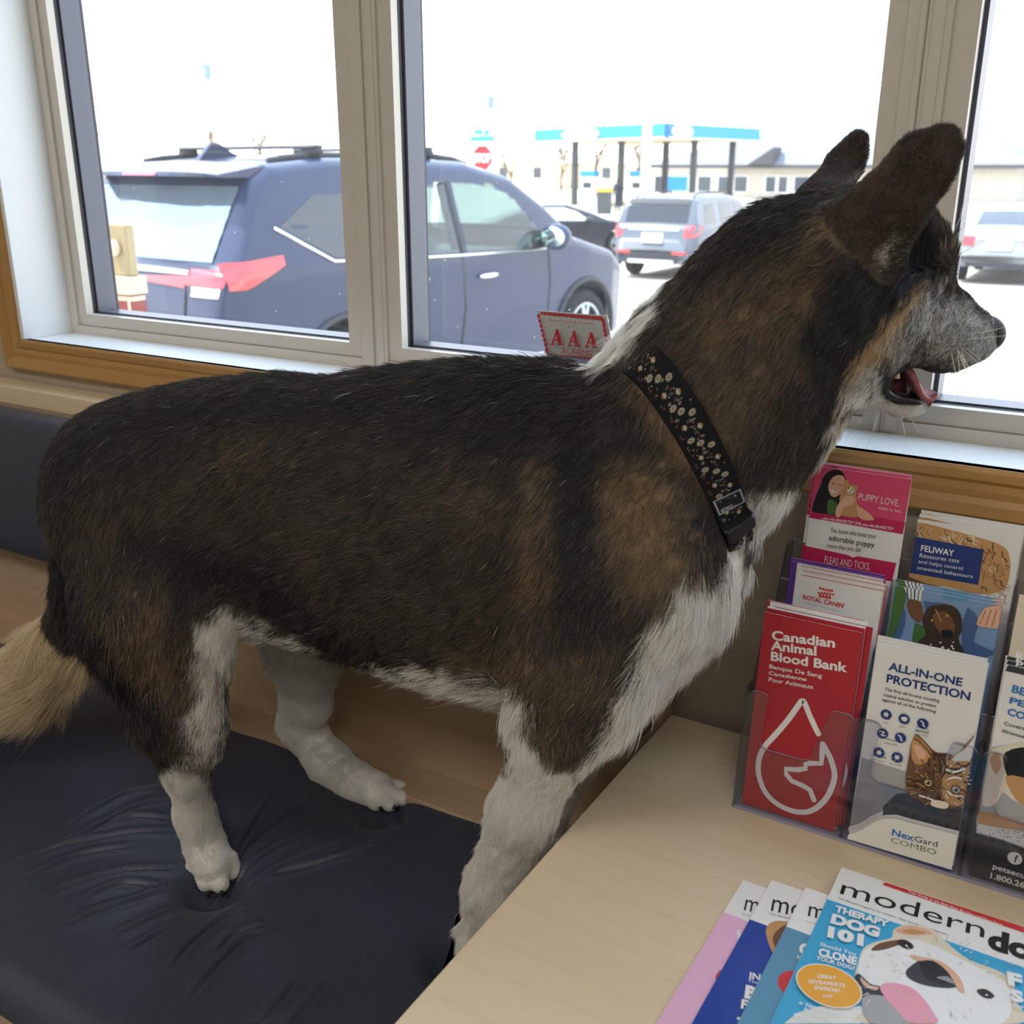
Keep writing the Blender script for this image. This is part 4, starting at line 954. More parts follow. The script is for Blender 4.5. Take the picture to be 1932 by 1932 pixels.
mb.rings(sp, 0, False, True); spo = mb.build('spoiler', suv.P, suv.root); mb = MB(); mb.add([suv.Wd(p) for p in ((.197, -.16, 1.578), (.197, .16, 1.578), (.215, .16, 1.596), (.215, -.16, 1.596))], [(0, 1, 2, 3)]); mb.build('brake_lamp', M_lens, spo)
mb = MB(); mb.prism([suv.Wd((x, -.02, z)) for x, z in ((.62, 1.665), (.72, 1.76), (.78, 1.76), (.92, 1.68))], tuple(np.array(suv.Wd((0, .04, 0)))-np.array(suv.Wd((0, 0, 0))))); mb.build('antenna', suv.P, suv.root)
for x0_ in (1.0, 2.0):
    mb = MB(); mb.rings([[suv.Wd((x0_+a, y, 1.735+b)) for a, b in ((-.05, 0), (-.02, .014), (.03, .012), (.05, 0), (0, -.010))] for y in (-.66, .66)], 0, False, True)
    for y in (-.60, .60): mb.ell(suv.Wd((x0_, y, 1.712)), (.085, .04, .04), 12, 8)
    mb.build('cross_bar', M_blk, suv.root)
for x, y in ((2.05, -.38), (2.05, .38), (1.1, -.38), (1.1, .38)):
    suv.box('seat', (x-.1, y-.24, .55), (x+.08, y+.24, 1.16), M_seat, .06); suv.box('headrest', (x-.14, y-.12, 1.17), (x-.04, y+.12, 1.34), M_seat, .05)
suv.box('cabin_floor', (.3, -.78, .46), (3.2, .78, .5), M_seat, .01); suv.box('dashboard', (2.75, -.74, .7), (3.2, .74, 1.02), M_blk, .05)
suv.wheels()

# --- parked cars further out
def at_px(px, py, Y): P = atY(px, py, Y); return P[0]
y_ = 21.3
ex = Car('parked_suv', 'silver SUV seen from behind, parked beyond the middle window', (at_px(1229, 450, y_), y_, gz(y_)), math.radians(88),
  [(0, .62), (.04, .95), (.10, 1.10), (.16, 1.14), (.32, 1.55), (.48, 1.70), (1.0, 1.765), (2.2, 1.77), (2.9, 1.68), (3.3, 1.42), (3.6, 1.18), (4.4, 1.08), (4.8, .95), (5.0, .65)],
  [(0, .82), (.08, .93), (.25, .985), (.8, 1.0), (4.0, 1.0), (4.7, .86), (5.0, .6)], 1.12, .20, (1.02, 4.04), .38, paint('silver_paint', srgb(90, 96, 106)), dx=.08)
ex.body(.09)
for sg in (-1, 1):
    ex.side('quarter_window', [(.62, 1.20), (1.25, 1.18), (1.25, 1.60), (.75, 1.60)], M_glassd, sg); ex.side('door_window', [(1.5, 1.18), (2.3, 1.17), (2.25, 1.62), (1.6, 1.63)], M_glassd, sg); ex.side('door_window', [(2.4, 1.17), (3.35, 1.16), (2.85, 1.58), (2.4, 1.62)], M_glassd, sg)
    ex.side('tail_lamp', [(.06, .92), (.20, .95), (.46, 1.12), (.40, 1.18), (.10, 1.18)], M_lens, sg, .015); ex.rear('tail_lamp', sg*.95, sg*.74, lambda t: .92, lambda t: 1.16, M_lens, .012); ex.rear('reflector', sg*.85, sg*.50, lambda t: .56, lambda t: .62, M_lens, .02, 2)
    mb = MB(); mb.ell(ex.Wd((3.2, sg*1.13, 1.22)), (.1, .13, .1)); mb.build('side_mirror', ex.P, ex.root)
    mb = MB(); mb.tube([ex.Wd((x, sg*.68, z)) for x, z in ((.6, 1.73), (.75, 1.82), (2.3, 1.83), (2.6, 1.73))], .022, 6); mb.build('roof_rail', M_blk, ex.root)
ex.rear('rear_window', -.74, .74, lambda t: 1.22, lambda t: 1.56, M_glassd, .012, 8); ex.rear('spoiler', -.72, .72, lambda t: 1.60, lambda t: 1.70, M_blk, .05, 4)
ex.rear('hatch_badge_panel', -.60, .60, lambda t: 1.06, lambda t: 1.14, M_chrome, .015, 4); ex.rear('license_plate', -.25, .25, lambda t: .80, lambda t: 1.0, M_plate, .02, 2); ex.rear('bumper_cover', -.90, .90, lambda t: .40, lambda t: .60, M_blk, .015, 6); ex.rear('skid_plate', -.55, .55, lambda t: .36, lambda t: .44, M_chrome, .03, 4)
ex.wheels()
y_ = 26.0
cp_ = Car('coupe', 'black coupe parked behind the blue SUV\'s hood', (at_px(1000, 440, y_)-.9, y_-1.2, gz(y_)), math.radians(40),
  [(0, .62), (.05, .88), (.35, .95), (.9, 1.18), (1.7, 1.37), (2.3, 1.37), (3.0, 1.16), (3.45, .97), (4.3, .86), (4.65, .70), (4.75, .52)],
  [(0, .74), (.2, .88), (.8, .93), (3.9, .92), (4.5, .78), (4.75, .5)], .95, .30, (.95, 3.75), .34, paint('black_paint', srgb(40, 42, 50)), zb=.2)
cp_.body(.09)
for sg in (-1, 1):
    cp_.side('quarter_window', [(.95, 1.0), (1.5, .99), (1.5, 1.24), (1.25, 1.21)], M_glassd, sg); cp_.side('door_window', [(1.6, .99), (2.9, .97), (2.55, 1.20), (2.2, 1.30), (1.65, 1.30)], M_carglass if False else M_lensw, sg)
    mb = MB(); mb.ell(cp_.Wd((2.85, sg*1.02, 1.0)), (.1, .12, .08)); mb.build('side_mirror', cp_.P, cp_.root); cp_.seam([(1.56, 1.28), (1.55, .95), (1.6, .4)], .008, sg); cp_.seam([(2.95, .97), (3.0, .7), (2.95, .35)], .008, sg)
cp_.topp('windshield', 2.35, 3.40, .62, M_glassd); cp_.wheels()
def sedan(px, py, Y, head, P, label, name='sedan', dxp=0):
    c = Car(name, label, (at_px(px, py, Y)+dxp, Y, gz(Y)), math.radians(head),
      [(0, .58), (.05, .86), (.12, 1.02), (.7, 1.08), (1.1, 1.22), (1.75, 1.44), (2.7, 1.46), (3.2, 1.32), (3.75, 1.04), (4.5, .92), (4.8, .80), (4.88, .56)],
      [(0, .76), (.1, .86), (.4, .905), (4.0, .91), (4.6, .78), (4.88, .5)], 1.0, .26, (1.0, 3.75), .33, P)
    c.body(.09)
    for sg in (-1, 1):
        c.side('door_window', [(1.35, 1.04), (2.2, 1.03), (2.2, 1.38), (1.75, 1.37)], M_glassd, sg); c.side('door_window', [(2.3, 1.03), (3.4, 1.01), (2.95, 1.30), (2.3, 1.38)], M_glassd, sg); c.rear('tail_lamp', sg*.86, sg*.48, lambda t: .80, lambda t: .98, M_lens, .012)
        mb = MB(); mb.ell(c.Wd((3.25, sg*1.0, 1.06)), (.09, .11, .08)); mb.build('side_mirror', c.P, c.root)
    c.topp('rear_window', .95, 1.70, .60, M_glassd); c.topp('windshield', 2.85, 3.65, .62, M_glassd); c.rear('license_plate', -.25, .25, lambda t: .72, lambda t: .88, M_plate, .02, 2); c.rear('bumper_cover', -.80, .80, lambda t: .36, lambda t: .46, M_blk, .015, 6)
    c.rear('chrome_strip', -.45, .45, lambda t: .93, lambda t: .96, M_chrome, .02, 4); c.wheels(); return c
sedan(1886, 450, 24.0, 90, paint('pale_silver_paint', srgb(128, 132, 138)), 'pale silver sedan seen from behind through the right window')
sedan(1420, 380, 33.0, 60, paint('white_paint', srgb(232, 234, 236)), 'white car half hidden between the silver SUV and the dog\'s neck')

# --- filling station
M_blue = mat('canopy_blue', srgb(40, 134, 214), .5, .4); M_dblue = mat('canopy_dark_blue', srgb(22, 84, 170), .5, .4); M_cream = mat('canopy_soffit', srgb(228, 216, 188), .8, .2); M_post = mat('post_dark', srgb(70, 72, 74), .6, .3); M_signw = mat('sign_white', srgb(240, 240, 240), .6, .3)
Yc = 55.0; A_ = atY(1255, 231.7, Yc); zt_, zb_ = A_[2], atY(1255, 260.7, Yc)[2]
def at_z(px, py, z): d = ray(px, py); return d*(z/d[2])
B_ = np.array([ray(1431, 300)[0]/ray(1431, 300)[1]*66.5, 66.5]); Cc = np.array([ray(1008, 300)[0]/ray(1008, 300)[1]*61.5, 61.5]); A2 = A_[:2]; D2 = B_+Cc-A2
can = empty('gas_canopy', (A2[0], A2[1], -2.42), 'blue fuel station canopy on dark posts in the distance', 'canopy')
mb = MB(); mb.prism([(*p, zb_) for p in (A2, B_, D2, Cc)], (0, 0, .08)); mb.build('soffit', M_cream, can)
mb = MB(); mb.prism([(*p, zb_+.08) for p in (A2, B_, D2, Cc)], (0, 0, zt_-zb_-.08)); mb.build('fascia', M_blue, can)
def onface(p, q, t0, t1, z0, z1, off):
    d = (q-p)/np.linalg.norm(q-p); n_ = np.array([d[1], -d[0]]); n_ *= np.sign(-(n_@p)); a, b = p+(q-p)*t0+n_*off, p+(q-p)*t1+n_*off
    return [(*a, z0), (*b, z0), (*b, z1), (*a, z1)]
mb = MB(); hz = zt_-zb_
for (p, q, tc, tw) in ((A2, B_, .155, .10), (A2, Cc, .60, .15)):
    d = (q-p); L_ = np.linalg.norm(d); n_ = np.array([d[1], -d[0]])/L_; n_ *= np.sign(-(n_@p))
    mb.prism([(*(p+d*(tc+tw*math.cos(a))+n_*.05), zb_+hz*.5+hz*.47*math.sin(a)) for a in np.linspace(0, 2*PI, 24, endpoint=False)], (*(n_*.04), 0))
mb.build('oval_sign', M_signw, can)
mb = MB(); q4 = onface(A2, B_, 0, .035, zb_, zt_, .03); mb.add(q4, [(0, 1, 2, 3)]); mb.build('corner_stripe', M_dblue, can)
for px, Y in ((1085, 60.5), (1172, 60.0), (1256, 63.5), (1309, 60.5), (1381, 65.0)):
    r_ = ray(px, 300); x = r_[0]/r_[1]*Y; mb = MB(); mb.box((x-.16, Y-.16, -2.42), (x+.16, Y+.16, zb_)); mb.build('post', M_post, can)
for px, Y in ((1112, 58.5), (1205, 59.5)):
    x = ray(px, 350)[0]/ray(px, 350)[1]*Y; pu_ = empty('fuel_pump', (x, Y, -2.42), 'white and blue fuel pump left of the light pole' if px < 1200 else 'white fuel pump just behind the light pole', 'fuel pump')
    mb = MB(); mb.box((x-.45, Y-.3, -2.39), (x+.45, Y+.3, -.62)); mb.build('cabinet', M_signw, pu_, bevel=.04); mb = MB(); mb.box((x-.5, Y-.35, -.62), (x+.5, Y+.35, -.30)); mb.build('header', M_blue, pu_, bevel=.03)
    mb = MB(); mb.box((x-.3, Y-.32, -1.3), (x+.3, Y-.29, -.95)); mb.build('screen', M_glassd, pu_); mb = MB(); mb.tube([(x+.46, Y-.1, -.8), (x+.62, Y-.1, -1.2), (x+.6, Y-.1, -1.8), (x+.46, Y-.1, -1.6)], .03, 6); mb.build('hose', M_post, pu_)
x = ray(1140, 395)[0]/ray(1140, 395)[1]*50.0; tb = empty('trash_bin', (x, 50, -2.39), 'dark trash bin beside the fuel pumps', 'trash bin'); mb = MB(); mb.box((x-.3, 49.7, -2.39), (x+.3, 50.3, -1.3)); mb.build('bin_body', M_post, tb, bevel=.04); mb = MB(); mb.box((x-.34, 49.66, -1.3), (x+.34, 50.34, -1.15)); mb.build('lid', mat('bin_yellow', srgb(200, 170, 60), .6, .3), tb, bevel=.05)
# light pole
x = ray(1219, 300)[0]/ray(1219, 300)[1]*38.0; lp_ = empty('light_pole', (x, 38, -2.42), 'tall white light pole in front of the fuel station', 'light pole'); mb = MB(); mb.lathe([(.19, -2.42), (.14, 9.0)], (x, 38, 0), 14); mb.build('mast', M_signw, lp_); mb = MB(); mb.lathe([(.32, -2.42), (.32, -1.9)], (x, 38, 0), 14); mb.build('footing', M_signw, lp_); mb = MB(); mb.box((x-.5, 37.7, 8.9), (x+.9, 38.3, 9.1)); mb.build('lamp_head', M_post, lp_)
# stop sign
Ys = 27.3; M_stop = mat('stop_red', srgb(196, 28, 44), .5, .4); S0 = atY(910, 298, Ys); ss = empty('stop_sign', (S0[0], Ys, -2.39), 'red octagonal stop sign beyond the blue SUV\'s windshield', 'stop sign')
mb = MB(); R8 = .40; mb.prism([(S0[0]+R8*math.cos(PI/8+k*PI/4), Ys, S0[2]+R8*math.sin(PI/8+k*PI/4)) for k in range(8)], (0, .01, 0)); ms = [M_signw]; pp_ = Print(mb, lambda u, v, k: (S0[0]+u, Ys-.004*(k+1), S0[2]+v), ms)
pp_.poly([(.37*math.cos(PI/8+k*PI/4), .37*math.sin(PI/8+k*PI/4)) for k in range(8)], M_stop); pp_.text('STOP', 0, -.125, .25, M_signw, w=.60, bold=.03, align='c'); mb.build('plate', ms, ss)
mb = MB(); mb.box((S0[0]-.03, Ys+.012, -2.39), (S0[0]+.03, Ys+.06, S0[2]+.95)); mb.build('post', M_signw, ss)
mb = MB(); mb.box((S0[0]-.42, Ys-.01, S0[2]+.46), (S0[0]+.42, Ys+.01, S0[2]+.62)); mb.build('street_name_plate', mat('street_sign_green', srgb(60, 168, 150), .5, .4), ss); mb = MB(); mb.box((S0[0]-.02, Ys-.4, S0[2]+.64), (S0[0]+.02, Ys+.4, S0[2]+.80)); mb.build('street_name_plate', mat('street_sign_green', srgb(60, 168, 150), .5, .4), ss)
# traffic signals on a span wire
Yw = 36.0; Wp = [atY(x, y, Yw) for x, y in ((-900, 30), (388, 112), (923, 178), (2400, 180))]
mb = MB(); mb.tube([p for p in Wp], .012, 5); tag(mb.build('span_wire', M_post), 'thin wire across the sky carrying two traffic signals', 'wire')
for (px, py, s_, lb) in ((388, 135, 1.0, 'traffic signal hanging high above the blue SUV\'s roof'), (923, 192, .7, 'smaller traffic signal hanging in the sky above the stop sign')):
    P = atY(px, py, Yw); ts = empty('traffic_signal', tuple(P), lb, 'traffic signal'); mb = MB(); mb.box((P[0]-.24*s_, Yw-.12, P[2]-.36*s_), (P[0]+.24*s_, Yw+.12, P[2]+.30*s_)); mb.build('housing', mat('signal_housing', srgb(120, 140, 146), .6, .3), ts, bevel=.03)
    mb = MB(); mb.box((P[0]-.17*s_, Yw-.14, P[2]-.30*s_), (P[0]+.02*s_, Yw-.125, P[2]+.12*s_)); mb.build('backplate', M_signw, ts); mb = MB(); mb.tube([(P[0], Yw, P[2]+.3*s_), (P[0], Yw, P[2]+.46*s_)], .03, 6); mb.build('hanger', mat('hanger_yellow', srgb(206, 190, 120), .6, .3), ts)
# --- store building with a hip roof
M_siding = noise_col('store_siding', srgb(190, 182, 168), srgb(180, 172, 158), nscale=3, rough=.85); M_roof = noise_col('pale_shingle_roof', srgb(128, 131, 140), srgb(116, 119, 128), nscale=6, rough=.9); M_trimw = mat('store_trim', srgb(226, 224, 218), .7, .3); M_dglass = mat('store_window_glass', srgb(66, 76, 84), .1, .6); M_eave = mat('eave_dark', srgb(84, 82, 84), .8, .2)
Yb = 80.0; X0, X1, X2 = at_px(1234, 312, Yb), at_px(1385, 312, Yb), at_px(1935, 312, Yb); ze = .05
st = empty('store_building', ((X0+X2)/2, Yb+8, -2.3), 'long beige store with a pale hip roof behind the fuel station', 'building')
mb = MB(); mb.box((X0+.5, Yb, -2.4), (X2-.5, Yb+16, ze)); mb.build('wall', M_siding, st)
def hip(x0, x1, y0, y1, z0, zr, inset, ov=.6):
    v = [(x0-ov, y0-ov, z0), (x1+ov, y0-ov, z0), (x1+ov, y1+ov, z0), (x0-ov, y1+ov, z0), (x0+inset, (y0+y1)/2, zr), (x1-inset, (y0+y1)/2, zr)]
    return v, [(0, 1, 5, 4), (1, 2, 5), (2, 3, 4, 5), (3, 0, 4), (3, 2, 1, 0)]
mb = MB(); mb.add(*hip(X1, X2, Yb, Yb+16, ze, 4.6, 8.0)); mb.add(*hip(X0, X1+6, Yb+1, Yb+13, ze, 2.4, 5.0)); mb.build('roof', M_roof, st)
mb = MB(); mb.prism([(at_px(1393, 312, Yb-3), Yb-1.0, ze+.02), (at_px(1441, 312, Yb-3), Yb-1.0, ze+.02), (at_px(1441, 312, Yb-3), Yb-1.0, ze+1.25)], (0, 2.0, 0)); mb.build('gable_shadow', M_eave, st)  # dark wedge put in for the shadow triangle on the roof
mb = MB(); mb.box((X0-.7, Yb-.75, ze-.22), (X2+.7, Yb-.6, ze+.02)); mb.build('eave', M_eave, st)
for (p0, p1, bl) in ((1236,1250,0),(1258,1298,1),(1318,1342,0),(1356,1378,0),(1387,1410,0),(1446,1464,0),(1470,1486,0),(1500,1530,0),(1560,1600,0)):
    a, b = at_px(p0, 340, Yb), at_px(p1, 340, Yb); mb = MB(); mb.box((a-.12, Yb-.06, -2.0), (b+.12, Yb+.02, -.72)); wn = mb.build('window', M_trimw, st)
    mb = MB(); mb.box((a, Yb-.08, -1.9), (b, Yb-.055, -.80)); mb.build('pane', M_blue if bl else M_dglass, wn)
# --- houses far off behind the stop sign
for (px, py0, w_, lb) in ((985, 318, 10, 'pale distant house behind the black coupe'), (700, 318, 12, 'far pale house roof above the blue SUV'), (1180, 322, 9, 'tan distant house behind the fuel pumps')):
    Yh = 105.0; x = at_px(px, py0, Yh); ho = empty('house', (x, Yh, -2.42), lb, 'house'); mb = MB(); mb.box((x-w_/2, Yh, -2.3), (x+w_/2, Yh+8, .2)); mb.build('wall', mat('house_siding', srgb(222, 208, 182), .85, .2), ho)
    mb = MB(); mb.add(*hip(x-w_/2, x+w_/2, Yh, Yh+8, .2, 2.2, 2.5, .4)); mb.build('roof', mat('house_roof', srgb(196, 186, 172), .9, .2), ho)
    for k in (-.25, .2): mb = MB(); mb.box((x+w_*k-.5, Yh-.05, -1.3), (x+w_*k+.5, Yh+.02, -.2)); mb.build('window', M_dglass, ho)
# --- bare trees
M_bark = noise_col('pale_bark', srgb(122, 98, 72), srgb(100, 80, 58), nscale=5, rough=.9)
def tree(px, Y, hgt, label, seed, spread=.5, levels=4, low=.3):
    rr = np.random.default_rng(seed); x = at_px(px, 330, Y); mb = MB()
    def br(p, d, L, r, lv):
        q = p+d*L*.5+rr.normal(size=3)*L*.04; e = p+d*L
        mb.tube([p, q, e], [r, r*.8, r*.62], 5 if lv > 1 else 4, 0, False)
        if lv == 0: return
        for k in range(3 if lv > 1 else 4):
            n_ = rr.normal(size=3); n_[2] = abs(n_[2])*.6+.25; dd = d*.75+n_*spread; dd /= np.linalg.norm(dd); t = rr.uniform(.55, 1.0)
            br(p+d*L*t, dd, L*rr.uniform(.55, .78), r*.58, lv-1)
    br(np.array([x, Y, -2.2]), np.array([0, 0, 1.0]), hgt*low, hgt*.018, levels); tag(mb.build('bare_tree', M_bark), label, 'tree', 'bare trees beyond the parking lot')
for a in ((192, 44, 7.5, 'bare tree at the left edge of the left window', 1), (425, 62, 8.5, 'bare tree under the larger traffic signal', 2), (500, 66, 8.0, 'bare tree right of the one under the traffic signal', 3), (1125, 72, 9.5, 'bare tree rising behind the fuel canopy', 4), (1060, 78, 6.5, 'bushy bare tree left of the first canopy post', 5), (1205, 78, 8.0, 'bare tree behind the white light pole', 6), (965, 85, 6.0, 'small bare tree right of the stop sign', 7)): tree(*a)
# --- reflection in the left window, built solid as a box on a pier
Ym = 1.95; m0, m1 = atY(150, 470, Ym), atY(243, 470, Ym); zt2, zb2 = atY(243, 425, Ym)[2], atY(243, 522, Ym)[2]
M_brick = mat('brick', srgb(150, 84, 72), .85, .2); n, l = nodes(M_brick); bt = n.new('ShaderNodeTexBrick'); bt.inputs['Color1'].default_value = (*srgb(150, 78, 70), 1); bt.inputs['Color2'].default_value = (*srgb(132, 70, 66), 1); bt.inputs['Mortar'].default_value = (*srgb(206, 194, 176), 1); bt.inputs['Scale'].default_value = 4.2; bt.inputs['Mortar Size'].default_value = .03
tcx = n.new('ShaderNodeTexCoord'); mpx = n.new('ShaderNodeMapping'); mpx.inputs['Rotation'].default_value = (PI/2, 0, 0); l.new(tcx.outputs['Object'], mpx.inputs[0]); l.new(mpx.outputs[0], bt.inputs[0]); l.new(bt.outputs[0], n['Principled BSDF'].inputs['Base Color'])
bp_ = empty('reflected_pier', (m1[0]-.15, Ym, gz(3)), 'lower part of a reflection in the left window, built as brickwork with a pale cap', 'reflection'); mb = MB(); mb.box((m1[0]-.36, Ym, gz(3)), (m1[0]-.015, Ym+.05, zb2-.05)); mb.build('brickwork', M_brick, bp_); mb = MB(); mb.box((m1[0]-.38, Ym-.01, zb2-.05), (m1[0]-.008, Ym+.055, zb2-.0005)); mb.build('cap', mat('pier_stone', srgb(206, 194, 172), .85, .2), bp_)
mt_ = empty('reflected_box', (m1[0]-.12, Ym, zb2), 'reflection low in the left window, built as a tan box with a round disc', 'meter box'); mb = MB(); mb.box((m1[0]-.30, Ym+.005, zb2), (m1[0]-.012, Ym+.035, zt2)); mb.build('case', noise_col('tan_metal', srgb(168, 152, 116), srgb(158, 142, 106), nscale=10, rough=.7), mt_, bevel=.004)
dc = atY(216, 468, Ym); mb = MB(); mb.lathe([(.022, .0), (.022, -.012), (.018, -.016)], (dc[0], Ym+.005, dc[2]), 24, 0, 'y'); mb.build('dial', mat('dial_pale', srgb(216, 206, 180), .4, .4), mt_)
# ================================================================ the dog
def pt(x, y, Y): return atY(x, y, Y)
def ptz(x, y, z): return atZ(x, y, z)
PR = []
LAT = np.array([-.22, .975, 0]); LAT /= np.linalg.norm(LAT)
HL = np.array([-.66, .75, 0]); HL /= np.linalg.norm(HL)
def dep(P): return float(np.asarray(P)@FW)
def cone(a, ra, b, rb, tag_, s=1.0, k=.03, lat=None, off=False):
    """tapered limb between two points; radii as they measure in the photograph at that distance"""
    a = np.array(a, float); b = np.array(b, float)
    PR.append((a, ra*dep(a)/F_PX, b, rb*dep(b)/F_PX, tag_, s, k, LAT if lat is None else lat, off))
# trunk
T1 = pt(232, 935, .735); T2 = pt(420, 965, .765); T3 = pt(620, 980, .795); T4 = pt(800, 992, .82); T5 = pt(975, 1012, .84); T6 = pt(1110, 1000, .855)
cone(T1, 148, T2, 204, 'rump', .80, .05); cone(T2, 204, T3, 228, 'flank', .74, .05); cone(T3, 228, T4, 268, 'flank', .70, .05); cone(T4, 268, T5, 298, 'flank', .68, .05); cone(T5, 298, T6, 288, 'shoulder', .68, .05)
cone(T6, 270, pt(1190, 1056, .85), 190, 'chest', .74, .03)
cone(pt(1240, 1050, .82), 118, pt(1170, 1200, .83), 120, 'chest', .95, .04)
cone(pt(250, 860, .74), 84, pt(520, 815, .78), 80, 'flank', 1.1, .06)
# neck
N1 = pt(1258, 882, .865); N2 = pt(1368, 736, .885); N3 = pt(1495, 575, .91)
cone(T6, 230, N1, 180, 'neck', .82, .03); cone(N1, 180, N2, 192, 'neck', .80, .03); cone(N2, 194, N3, 172, 'neck', .84, .04)
cone(pt(1432, 925, .87), 44, pt(1525, 800, .89), 44, 'throat', 1.2, .012)
cone(pt(1165, 676, .875), 17, pt(1290, 575, .895), 40, 'nape', 1.6, .012)
# head
SK = pt(1622, 492, .935)
cone(N3, 160, SK, 112, 'headback', .95, .05, HL)
cone(SK, 108, pt(1690, 500, .965), 82, 'skull', .95, .03, HL)
cone(pt(1585, 610, .915), 88, pt(1650, 620, .94), 72, 'cheek', .9, .04, HL)
cone(pt(1690, 476, .955), 76, pt(1728, 505, .975), 52, 'skull', 1.05, .03, HL)
cone(pt(1748, 500, .962), 22, pt(1730, 488, .952), 24, 'brow', 1.0, .02, HL)
cone(pt(1690, 578, .97), 82, pt(1770, 610, 1.005), 62, 'muzzle', .72, .03, HL)
cone(pt(1770, 612, 1.005), 58, pt(1838, 632, 1.035), 38, 'muzzle', .85, .02, HL)
cone(pt(1700, 640, .965), 40, pt(1775, 660, 1.0), 34, 'muzzle', 1.0, .02, HL); cone(pt(1775, 658, 1.0), 34, pt(1832, 656, 1.03), 22, 'muzzle', 1.1, .02, HL)
cone(pt(1838, 622, 1.035), 30, pt(1858, 628, 1.045), 24, 'muzzle', .9, .012, HL)
cone(pt(1585, 690, .925), 62, pt(1640, 715, .955), 44, 'jaw', .8, .03, HL); cone(pt(1640, 722, .955), 40, pt(1700, 757, .985), 27, 'jaw', .85, .015, HL); cone(pt(1700, 757, .985), 26, pt(1733, 764, 1.0), 17, 'jaw', 1.1, .010, HL)
cone(pt(1671, 714, .97), 19, pt(1712, 718, .99), 24, 'mouth', 9.0, .005, HL, True); cone(pt(1712, 716, .99), 20, pt(1760, 726, 1.01), 20, 'mouth', 4.0, .005, HL, True)
# ears
ED = np.array([.10, 1, .25]); ED /= np.linalg.norm(ED)
cone(pt(1622, 455, .885), 62, pt(1672, 398, .875), 58, 'ear', .55, .03, ED); cone(pt(1672, 398, .875), 58, pt(1738, 318, .87), 50, 'ear', .26, .02, ED); cone(pt(1738, 318, .87), 52, pt(1779, 274, .872), 47, 'ear', .17, .015, ED)
cone(pt(1652, 376, .870), 15, pt(1718, 276, .864), 11, 'ear', .6, .012, ED)
cone(pt(1666, 408, .852), 46, pt(1745, 308, .846), 40, 'earcup', .17, .010, ED, True)
cone(pt(1545, 395, .965), 52, pt(1588, 312, .985), 28, 'ear', .5, .03, ED); cone(pt(1588, 312, .985), 26, pt(1620, 264, .995), 24, 'ear', .3, .012, ED)
cone(pt(1604, 322, .99), 20, pt(1626, 262, .985), 16, 'ear', .3, .01, ED)
# near hind leg
cone(pt(235, 1000, .69), 140, pt(280, 1170, .67), 122, 'thigh', .62, .05); cone(pt(280, 1170, .67), 122, pt(330, 1340, .675), 80, 'thigh', .62, .04)
cone(pt(370, 1230, .685), 40, pt(368, 1400, .672), 40, 'thigh', .8, .04)
cone(pt(330, 1340, .675), 74, pt(350, 1448, .69), 42, 'shank', .8, .03); cone(pt(350, 1448, .69), 39, pt(368, 1540, .703), 32, 'pastern', .9, .02); cone(pt(368, 1540, .703), 32, pt(388, 1596, .708), 35, 'pastern', 1.0, .02)
zp = SEAT-.0335
cone(pt(388, 1596, .708), 35, ptz(400, 1626, -.802), 38, 'paw', 1.0, .012)
for x, y in ((366, 1646), (389, 1668), (416, 1670), (440, 1648)):
    cone(ptz(401+(x-402)*.8, 1618+(y-1640)*.12, -.801), 17, ptz(x, y-3, -.8195), 17.5, 'toe', 1.0, .0012)
# far hind leg
cone(pt(505, 1090, .87), 90, pt(572, 1240, .905), 62, 'farthigh', .7, .04); cone(pt(572, 1240, .905), 60, pt(578, 1320, .92), 44, 'farleg', .7, .03)
cone(pt(578, 1320, .92), 43, pt(566, 1368, .93), 38, 'farleg', .8, .02); cone(pt(566, 1368, .93), 38, pt(622, 1440, .925), 35, 'farleg', .9, .02); cone(pt(622, 1440, .925), 35, pt(668, 1474, .92), 33, 'farleg', 1.0, .02)
zf = SEAT-.0195
cone(pt(668, 1474, .92), 33, ptz(708, 1488, zf+.021), 33, 'farpaw', 1.0, .012)
for x, y in ((708, 1514), (736, 1516), (758, 1506), (758, 1488)):
    cone(ptz(700+(x-700)*.2, 1482+(y-1490)*.6, zf+.025), 16, ptz(x, y, zf+.0115), 14, 'fartoe', 1.0, .0012)
# near front leg
cone(pt(1135, 1090, .76), 140, pt(1082, 1265, .75), 104, 'shoulder', .62, .06); cone(pt(1082, 1265, .75), 102, pt(1045, 1390, .745), 66, 'upperarm', .68, .04)
cone(pt(1045, 1390, .745), 66, pt(985, 1530, .745), 54, 'foreleg', .8, .03); cone(pt(985, 1530, .745), 54, pt(930, 1675, .745), 46, 'foreleg', .85, .02)
cone(pt(930, 1675, .745), 45, pt(905, 1770, .745), 36, 'foreleg', .9, .02)
cone(pt(905, 1770, .745), 36, ptz(902, 1838, SEAT-.008), 40, 'forepaw', 1.0, .012)
for x, y in ((882, 1872), (900, 1886), (922, 1886), (942, 1866)): cone(ptz(902, 1848, SEAT), 22, ptz(x, y, SEAT-.012), 20, 'forepaw', 1.0, .004)
# far front leg, seen behind the near one
cone(pt(1120, 1260, .88), 80, pt(1085, 1400, .90), 50, 'farfore', .8, .04); cone(pt(1085, 1400, .90), 50, pt(1012, 1560, .90), 44, 'farfore', .9, .03); cone(pt(1012, 1560, .90), 44, ptz(975, 1640, SEAT+.03), 36, 'farfore', .9, .02); cone(ptz(975, 1640, SEAT+.03), 34, ptz(965, 1665, SEAT+.015), 34, 'farfore', 1.0, .02)
